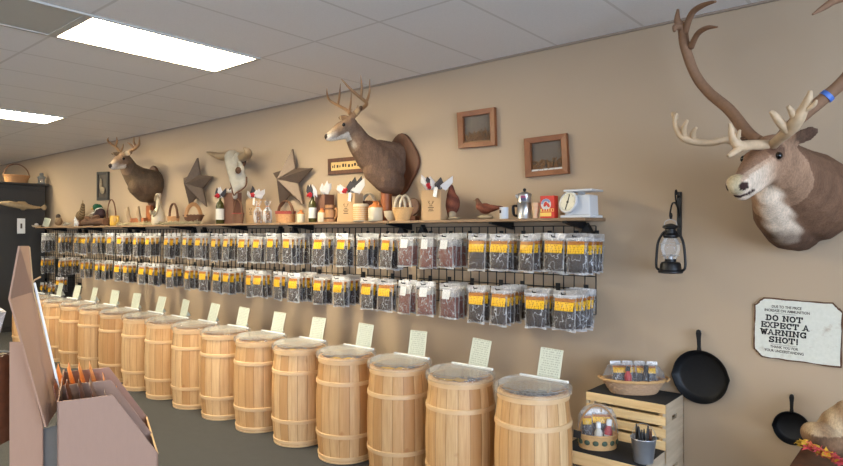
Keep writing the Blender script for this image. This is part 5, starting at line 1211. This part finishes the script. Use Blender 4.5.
def pack(label, loc, rz, rx, w, h, cat='bag of jerky', group='jerky bags in the gift baskets'):
    t = thing('jerky_packet', label, cat, loc, rz, group); t.rotation_euler = (rx, 0, rz)
    pm, jm, lm = bag_proto('wide', 1)
    for nm, me in zip(('pouch', 'jerky', 'label'), (pm, jm, lm)): o = bpy.data.objects.new(nm, me); col.objects.link(o); o.parent = t
    t.scale = (w/.13, 1, h/.225); return t
def small_bottle(label, loc, rx, ry, s, body='bottle_red', cap='white_plastic', group='sauce bottles in the gift baskets', lab=True):
    t = thing('sauce_bottle', label, 'bottle', loc, 0, group); t.rotation_euler = (rx, ry, RZ)
    MB().lathe([(.018*s, 0), (.021*s, .004*s), (.021*s, .07*s), (.012*s, .088*s), (.011*s, .096*s)], 24).build('bottle', MATS[body], t, smooth=40)
    MB().lathe([(.013*s, .094*s), (.0135*s, .098*s), (.013*s, .122*s), (.006*s, .125*s)], 24).build('cap', MATS[cap], t, smooth=40)
    if lab: MB().lathe([(.0214*s, .02*s), (.0214*s, .05*s)], 24, cap=False).build('label', MATS['bottle_label'], t, smooth=60)
RZ = .62; RM = Matrix.Rotation(RZ, 3, 'Z')
def off(x, y, z): return RM@Vector((x, y, z))
# oval basket on the upper crate
b1 = Vector((at(633, 400, 3.55).x, 3.55, zt2+.0012)); t = thing('gift_basket', 'long oval wicker basket of jerky bags on the upper crate', 'basket', b1, RZ)
basket(t, .178, .098, .078, 'grey_wicker', .72, 0, rim='pale_wicker', rows=6, n=40, amp=.045)
for q in (-1, 1): mb = MB(); mb.tube([(q*(.170+.028*math.sin(PI*j/10)), .05*math.cos(PI*j/10), .078+.010*math.sin(PI*j/10)) for j in range(11)], .006, 8); mb.build('handle', MATS['pale_wicker'], t, smooth=60)
wrap = MB().lathe([(1.0, .072), (1.03, .09), (.97, .125), (.86, .155), (.60, .172), (.25, .178), (.0005, .178)], 40, sx=.168, sy=.093, fn=lambda a, i: 1+.035*math.sin(a*9+i*1.7)*(i > 0), cap=False)
wrap.build('clear_wrap', MATS['cello'], t, smooth=60)
pack('left yellow-labelled jerky bag in the oval basket', b1+off(*(-.068, .006, .174)), RZ+.05, -.22, .125, .135)
pack('right yellow-labelled jerky bag in the oval basket', b1+off(*(.072, .010, .172)), RZ-.06, -.22, .125, .135)
pack('middle jerky bag half hidden behind the others in the oval basket', b1+off(*(.005, .045, .168)), RZ, -.15, .115, .13)
small_bottle('red-bodied bottle with black cap at the front of the oval basket', b1+off(*(-.045, -.062, .045)), -.25, .05, .95, 'bottle_red', 'black_metal', lab=False)
small_bottle('dark bottle with black cap right of centre in the oval basket', b1+off(*(.052, -.055, .045)), -.2, .1, 1.0, 'dark_bottle', 'black_metal', lab=False)
# chipwood basket on the front crate
b2 = Vector((at(597, 440, 3.22).x, 3.22, zb1+.0012)); t = thing('gift_basket', 'small woven basket with green band under clear wrap on the front crate', 'basket', b2, RZ)
basket(t, .106, .074, .075, 'pale_wicker', .93, 0, rim='pale_wicker', rows=5)
mb = MB()
for a in range(14): q = 2*PI*a/14; mb.ell((.107*math.cos(q), .075*math.sin(q), .040), (.016, .0035, .014), Euler((0, 0, math.atan2(math.sin(q)/.079, math.cos(q)/.112)+PI/2)), seg=10, rings=6)
mb.build('green_band', MATS['green_weave'], t, smooth=60)
MB().lathe([(1.0, .066), (1.03, .085), (1.02, .13), (.95, .175), (.75, .21), (.4, .23), (.0005, .235)], 36, sx=.104, sy=.072, fn=lambda a, i: 1+.03*math.sin(a*7+i*2.1), cap=False).build('clear_wrap', MATS['cello'], t, smooth=60)
MB().tube([(.101*math.cos(PI*j/16), 0, .065+.16*math.sin(PI*j/16)) for j in range(17)], .005, 8, flatn=1.8).build('handle', MATS['pale_wicker'], t, smooth=60)
MB().box((-.118, -.05, .082), (.042, .003, .042), Euler((.1, .1, -.5))).build('tag', MATS['cabinet_black'], t, smooth=0)
pack('upright yellow-labelled jerky bag at the back of the small basket', b2+off(*(.024, .020, .195)), RZ, -.10, .115, .150)
pack('narrow yellow-labelled jerky bag at the left of the small basket', b2+off(*(-.058, .008, .188)), RZ+.1, -.10, .06, .145)
small_bottle('white-capped bottle at the front left of the small basket', b2+off(*(-.002, -.045, .022)), -.1, .0, 1.0, 'bottle_label', 'white_plastic')
small_bottle('tilted white-capped red bottle at the front right of the small basket', b2+off(*(.040, -.034, .024)), -.1, .14, 1.1, 'bottle_red', 'white_plastic')
small_bottle('small dark bottle between the two white-capped bottles', b2+off(*(.022, -.038, .020)), -.1, .1, .66, 'dark_bottle', 'dark_wood')
# galvanised bucket
b3 = at(643, 457, 3.165); b3.z = zb1+.0012; t = thing('metal_bucket', 'small galvanised bucket of dark sticks on the front crate', 'bucket', b3)
MB().lathe([(.0005, .002), (.045, .002), (.047, 0), (.048, .006), (.062, .118), (.066, .122), (.064, .126), (.060, .120), (.045, .008), (.0005, .006)], 40, cap=False).build('pail', MATS['galvanised'], t, smooth=40)
mb = MB(); mb.tube([(.062*math.cos(PI*j/14), .01, .118+.075*math.sin(PI*j/14)) for j in range(15)], .0018, 6); mb.build('wire_handle', MATS['galvanised'], t, smooth=60)
r = random.Random(8)
for i in range(12):
    a = r.uniform(0, 2*PI); rr_ = .036*r.random()**.5; hh = r.uniform(.145, .178); x, y = rr_*math.cos(a), rr_*math.sin(a)
    o = tag(MB().tube([(0, 0, 0), (x*.25, y*.25, hh*.8), (x*.3, y*.3, hh)], [.006, .0065, .003], 8).build('jerky_stick', MATS['cabinet_black'] if i % 4 else MATS['dark_wood'], None, smooth=50), 'dark jerky stick standing in the galvanised bucket', 'jerky stick', 'jerky sticks in the bucket')
    o.location = (b3.x+x, b3.y+y, b3.z+.012)

# ---------------------------------------------------------------- autumn arrangement at the lower right
st_c = at(836, 466, 3.42); zt_ = .43; t = thing('display_stand', 'dark wooden stand in the lower right corner', 'stand', (st_c.x+.02, 3.44, 0))
MB().box((0, 0, zt_/2-.02), (.34, .30, zt_-.04)).build('cabinet', MATS['dark_wood'], t, smooth=0, bevel=.004); MB().box((0, 0, zt_-.02), (.37, .33, .04)).build('top', MATS['dark_wood'], t, smooth=0, bevel=.004)
base = Vector((st_c.x+.02, 3.44, zt_))
q = lambda px, py, y: at(px, py, y)
an = thing('furry_animal_mount', 'brown furry animal mount lying on autumn leaves in the lower right corner', 'animal mount', (base.x, 3.44, zt_+.001))
b = MB(); b.chain([q(812, 434, 3.36), q(820, 437, 3.34), q(831, 444, 3.34)], [.052, .062, .055], .3); b.chain([q(828, 440, 3.42), q(840, 428, 3.44), q(850, 420, 3.46)], [.075, .09, .085], .3); b.chain([q(838, 420, 3.42), q(846, 412, 3.42)], [.05, .05])
b.chain([q(836, 446, 3.38), q(852, 446, 3.42)], [.06, .08])
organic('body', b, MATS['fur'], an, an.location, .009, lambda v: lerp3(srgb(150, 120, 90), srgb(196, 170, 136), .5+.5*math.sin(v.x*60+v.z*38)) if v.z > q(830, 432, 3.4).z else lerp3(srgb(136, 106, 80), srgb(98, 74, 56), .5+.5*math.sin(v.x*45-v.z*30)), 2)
lv = thing('leaf_garland', 'garland of orange and red autumn leaves on the stand edge', 'leaf garland', (base.x, 3.3, zt_+.002)); O = lv.location
r = random.Random(12); mbs = {'leaf_orange': MB(), 'leaf_red': MB(), 'leaf_yellow': MB()}
for i in range(46):
    u = r.random(); c = q(800+u*46, 444+u*19, 3.26+r.uniform(-.03, .03))+Vector((0, 0, r.uniform(-.012, .012))); R = Euler((r.uniform(-.6, .5), r.uniform(-.5, .5), r.uniform(0, 6))).to_matrix(); s = r.uniform(.022, .036)
    pts = []
    for k in range(10): a = 2*PI*k/10; rr_ = s*(1 if k % 2 == 0 else .5); pts.append(c+R@Vector((rr_*math.cos(a), rr_*math.sin(a)*.8, .006*math.sin(a*3))))
    m = r.choice(['leaf_orange', 'leaf_orange', 'leaf_red', 'leaf_red', 'leaf_yellow']) if u > .12 else 'leaf_yellow'
    mbs[m].prism(pts, R@Vector((0, 0, .001)))
for m, mb in mbs.items(): mb.build('leaves', MATS[m], lv, O, smooth=0)
mb = MB(); mb.tube(spline([q(800, 446, 3.27), q(815, 452, 3.27), q(830, 459, 3.27), q(848, 466, 3.27)], 4), .004, 6); mb.build('stem', MATS['bark'], lv, O, smooth=60)

# ---------------------------------------------------------------- cardboard floor display, front left
def px(pxx, py, v): return cam((pxx-421)/F*v, v, H+(234-py)/F*v)
E1 = Vector((RX, RY, 0)); E2 = Vector((FX, FY, 0))
TH = math.radians(28); G1 = E1*math.cos(TH)+E2*math.sin(TH); G2 = E2*math.cos(TH)-E1*math.sin(TH); G0 = cam(-1.505, 2.56, 0)
def bin_(s, t, z): return G0+G1*s+G2*t+Vector((0, 0, z))
O = cam(-1.40, 2.85, 0); cdp = thing('cardboard_display', 'brown cardboard floor display with a tall folded back, front left', 'display stand', O)
def card(name, poly, n, mat='cardboard', th=.006):
    return MB().prism(poly, Vector(n).normalized()*th).build(name, MATS[mat], cdp, O, smooth=0)
TV = (0, .31, .62)
for i, tt in enumerate(TV):
    card(('side_panel' if i != 1 else 'divider'), [bin_(s, tt, z) for s, z in ((0, .803), (.205, .806), (.386, .525), (.386, 0), (0, 0))], G2)
card('lip_panel', [bin_(.386, 0, 0), bin_(.386, .626, 0), bin_(.386, .626, .523), bin_(.386, 0, .523)], -G1)
card('back_panel', [bin_(0, 0, 0), bin_(0, .626, 0), bin_(0, .626, .815), bin_(0, 0, .803)], G1)
card('tray_floor', [bin_(.008, .008, .46), bin_(.378, .008, .36), bin_(.378, .62, .36), bin_(.008, .62, .46)], (0, 0, 1))
card('lip_edge', [bin_(.379, 0, .524), bin_(.379, .626, .524), bin_(.387, .626, .524), bin_(.387, 0, .524)], (0, 0, 1), 'cardboard_edge', .002)
# folded header
hN = E1*.9+E2*.3+Vector((0, 0, .2))
A1, A2, B1, B2 = px(7.7, 300, 2.60), px(31, 293, 2.92), px(44, 428, 2.60), px(59.5, 404, 2.92)
card('header_lower', [A1, A2, B2, B1], E1, th=.008)
card('header_upper', [px(17.5, 247, 2.60), px(27, 247, 2.90), A2, A1], E1, th=.008)
card('support_panel', [px(9, 343, 2.66), px(22, 343, 2.66), px(42, 425, 2.66), px(42, 466, 2.66)-Vector((0, 0, .5)), px(9, 466, 2.66)-Vector((0, 0, .5))], E2)
card('foot_panel', [px(42, 430, 2.70), px(57, 426, 2.70), px(57, 466, 2.70)-Vector((0, 0, .48)), px(42, 466, 2.70)-Vector((0, 0, .48))], E2, 'rack_grey')
mb = MB(); mb.tube([A2+E1*.01, B2+E1*.01], .004, 6); mb.tube([px(27.5, 248, 2.90)+E1*.006, A2+E1*.008], .004, 6); mb.build('raw_edge', MATS['cardboard_edge'], cdp, O, smooth=60)
mb = MB(); mb.tube([px(34, 284, 2.93), px(46, 336, 2.86), px(57.5, 386, 2.80), px(58.5, 405, 2.78)], .0055, 8); mb.build('white_strip', MATS['white_plastic'], cdp, O, smooth=60)
mb = MB(); mb.tube([px(29, 288, 2.92), px(34, 281, 2.92), px(40, 278, 2.92)], .004, 6); mb.build('twine', MATS['cardboard_edge'], cdp, O, smooth=60)
# snack packets standing in the two compartments
def packet(label, u, v, zb, w, h, lean, mat, grp):
    t = thing('snack_packet', label, 'snack packet', bin_(u, v, zb), 0, grp)
    R = Matrix((G1, G2, Vector((0, 0, 1)))).transposed(); R = R@Euler((0, -lean, 0)).to_matrix()
    vv = []; nn = 6
    for s_ in (-1, 1):
        for j in range(nn+1):
            for i in range(nn+1): a, b_ = i/nn*2-1, j/nn; e = (1-a*a)*(1-(2*b_-1)**4); vv.append(R@Vector((s_*(.001+e*.011), a*w/2, b_*h)))
    N = (nn+1)**2; f = []
    for s_ in (0, 1):
        for j in range(nn):
            for i in range(nn): a = s_*N+j*(nn+1)+i; f.append((a, a+1, a+nn+2, a+nn+1) if s_ else (a, a+nn+1, a+nn+2, a+1))
    for k in range(nn): 
        f += [(k, k+1, N+k+1, N+k), (nn*(nn+1)+k, N+nn*(nn+1)+k, N+nn*(nn+1)+k+1, nn*(nn+1)+k+1), (k*(nn+1), N+k*(nn+1), N+(k+1)*(nn+1), (k+1)*(nn+1)), (k*(nn+1)+nn, (k+1)*(nn+1)+nn, N+(k+1)*(nn+1)+nn, N+k*(nn+1)+nn)]
    MB().add(vv, f).build('packet', MATS[mat], t, smooth=50)
    lb = MB(); lb.add([R@Vector((.0135, a*w*.32, h*b_)) for a, b_ in ((-1, .35), (1, .35), (1, .72), (-1, .72))], [(0, 1, 2, 3)]); lb.build('label', MATS['packet_blue' if mat == 'packet_brown' else 'box_yellow'], t, smooth=0, clean=False)
for comp, (va, mat, top) in enumerate(((.155, 'packet_brown', .055), (.465, 'packet_orange', .07))):
    for i in range(6):
        u = .07+i*.048; zb = .466-u*.27+.012; zt3 = .80-max(0, u-.22)*1.5+top
        packet(f"{ORD[i+1]} packet from the left in the {'near' if comp == 0 else 'far'} compartment of the cardboard display", u, va+random.Random(i+comp*9).uniform(-.02, .02), zb, .19, max(.12, zt3-zb), .22, mat, 'snack packets in the cardboard display')
# rack of hanging packets at the left edge
rk = thing('packet_rack', 'grey wire rack with hanging packets at the left edge', 'rack', cam(-1.98, 2.72, 0)); O = rk.location
mb = MB()
for v in (2.62, 2.86): mb.tube([cam(-1.99, v, 0), cam(-1.99, v, 1.04)], .008, 8)
for z in (.3, .98): mb.tube([cam(-1.99, 2.62, z), cam(-1.99, 2.86, z)], .006, 8)
mb.build('wire_frame', MATS['rack_grey'], rk, O, smooth=60)
mb = MB(); mb.tube([cam(-1.99, 2.74, .98), cam(-1.80, 2.74, .975), cam(-1.79, 2.74, .985)], .004, 6); mb.build('hook', MATS['rack_grey'], rk, O, smooth=60); MB().ell(cam(-1.787, 2.74, .985), .010).build('red_tip', MATS['bottle_red'], rk, O, 180)
for i in range(6):
    u = -1.955+i*.027; t = thing('snack_packet', f'{ORD[i+1]} dark packet from the left on the rack hook at the left edge', 'snack packet', cam(u, 2.74, .965), PI/2-AN, 'packets on the left rack hook')
    R = Euler((0, .05*(i-3)*.5, 0)).to_matrix(); mb = MB()
    mb.add([R@Vector((x*(.002 if z > -.03 or z < -.38 else .009), y*.07, z)) for z in (0, -.04, -.12, -.22, -.32, -.39) for x, y in ((-1, -1), (1, -1), (1, 1), (-1, 1))],
           [(k*4+a, k*4+(a+1) % 4, k*4+4+(a+1) % 4, k*4+4+a) for k in range(5) for a in range(4)]+[(3, 2, 1, 0), (20, 21, 22, 23)]); mb.build('packet', MATS['packet_brown' if i % 3 else 'driftwood'], t, smooth=0)
t = thing('plastic_bag', 'crumpled clear plastic bag on top of the rack at the left edge', 'plastic bag', cam(-1.965, 2.74, 1.05))
r = random.Random(2); b = MB()
b.lathe([(.0005, 0), (.08, .005), (.11, .05), (.10, .10), (.05, .14), (.0005, .15)], 14, fn=lambda a, i: 1+r.uniform(-.18, .18), cap=False); b.build('film', MATS['bag_film'], t, smooth=0)
MB().ell((0, 0, .05), (.07, .06, .04)).build('content', MATS['candy_brown'], t, smooth=180)
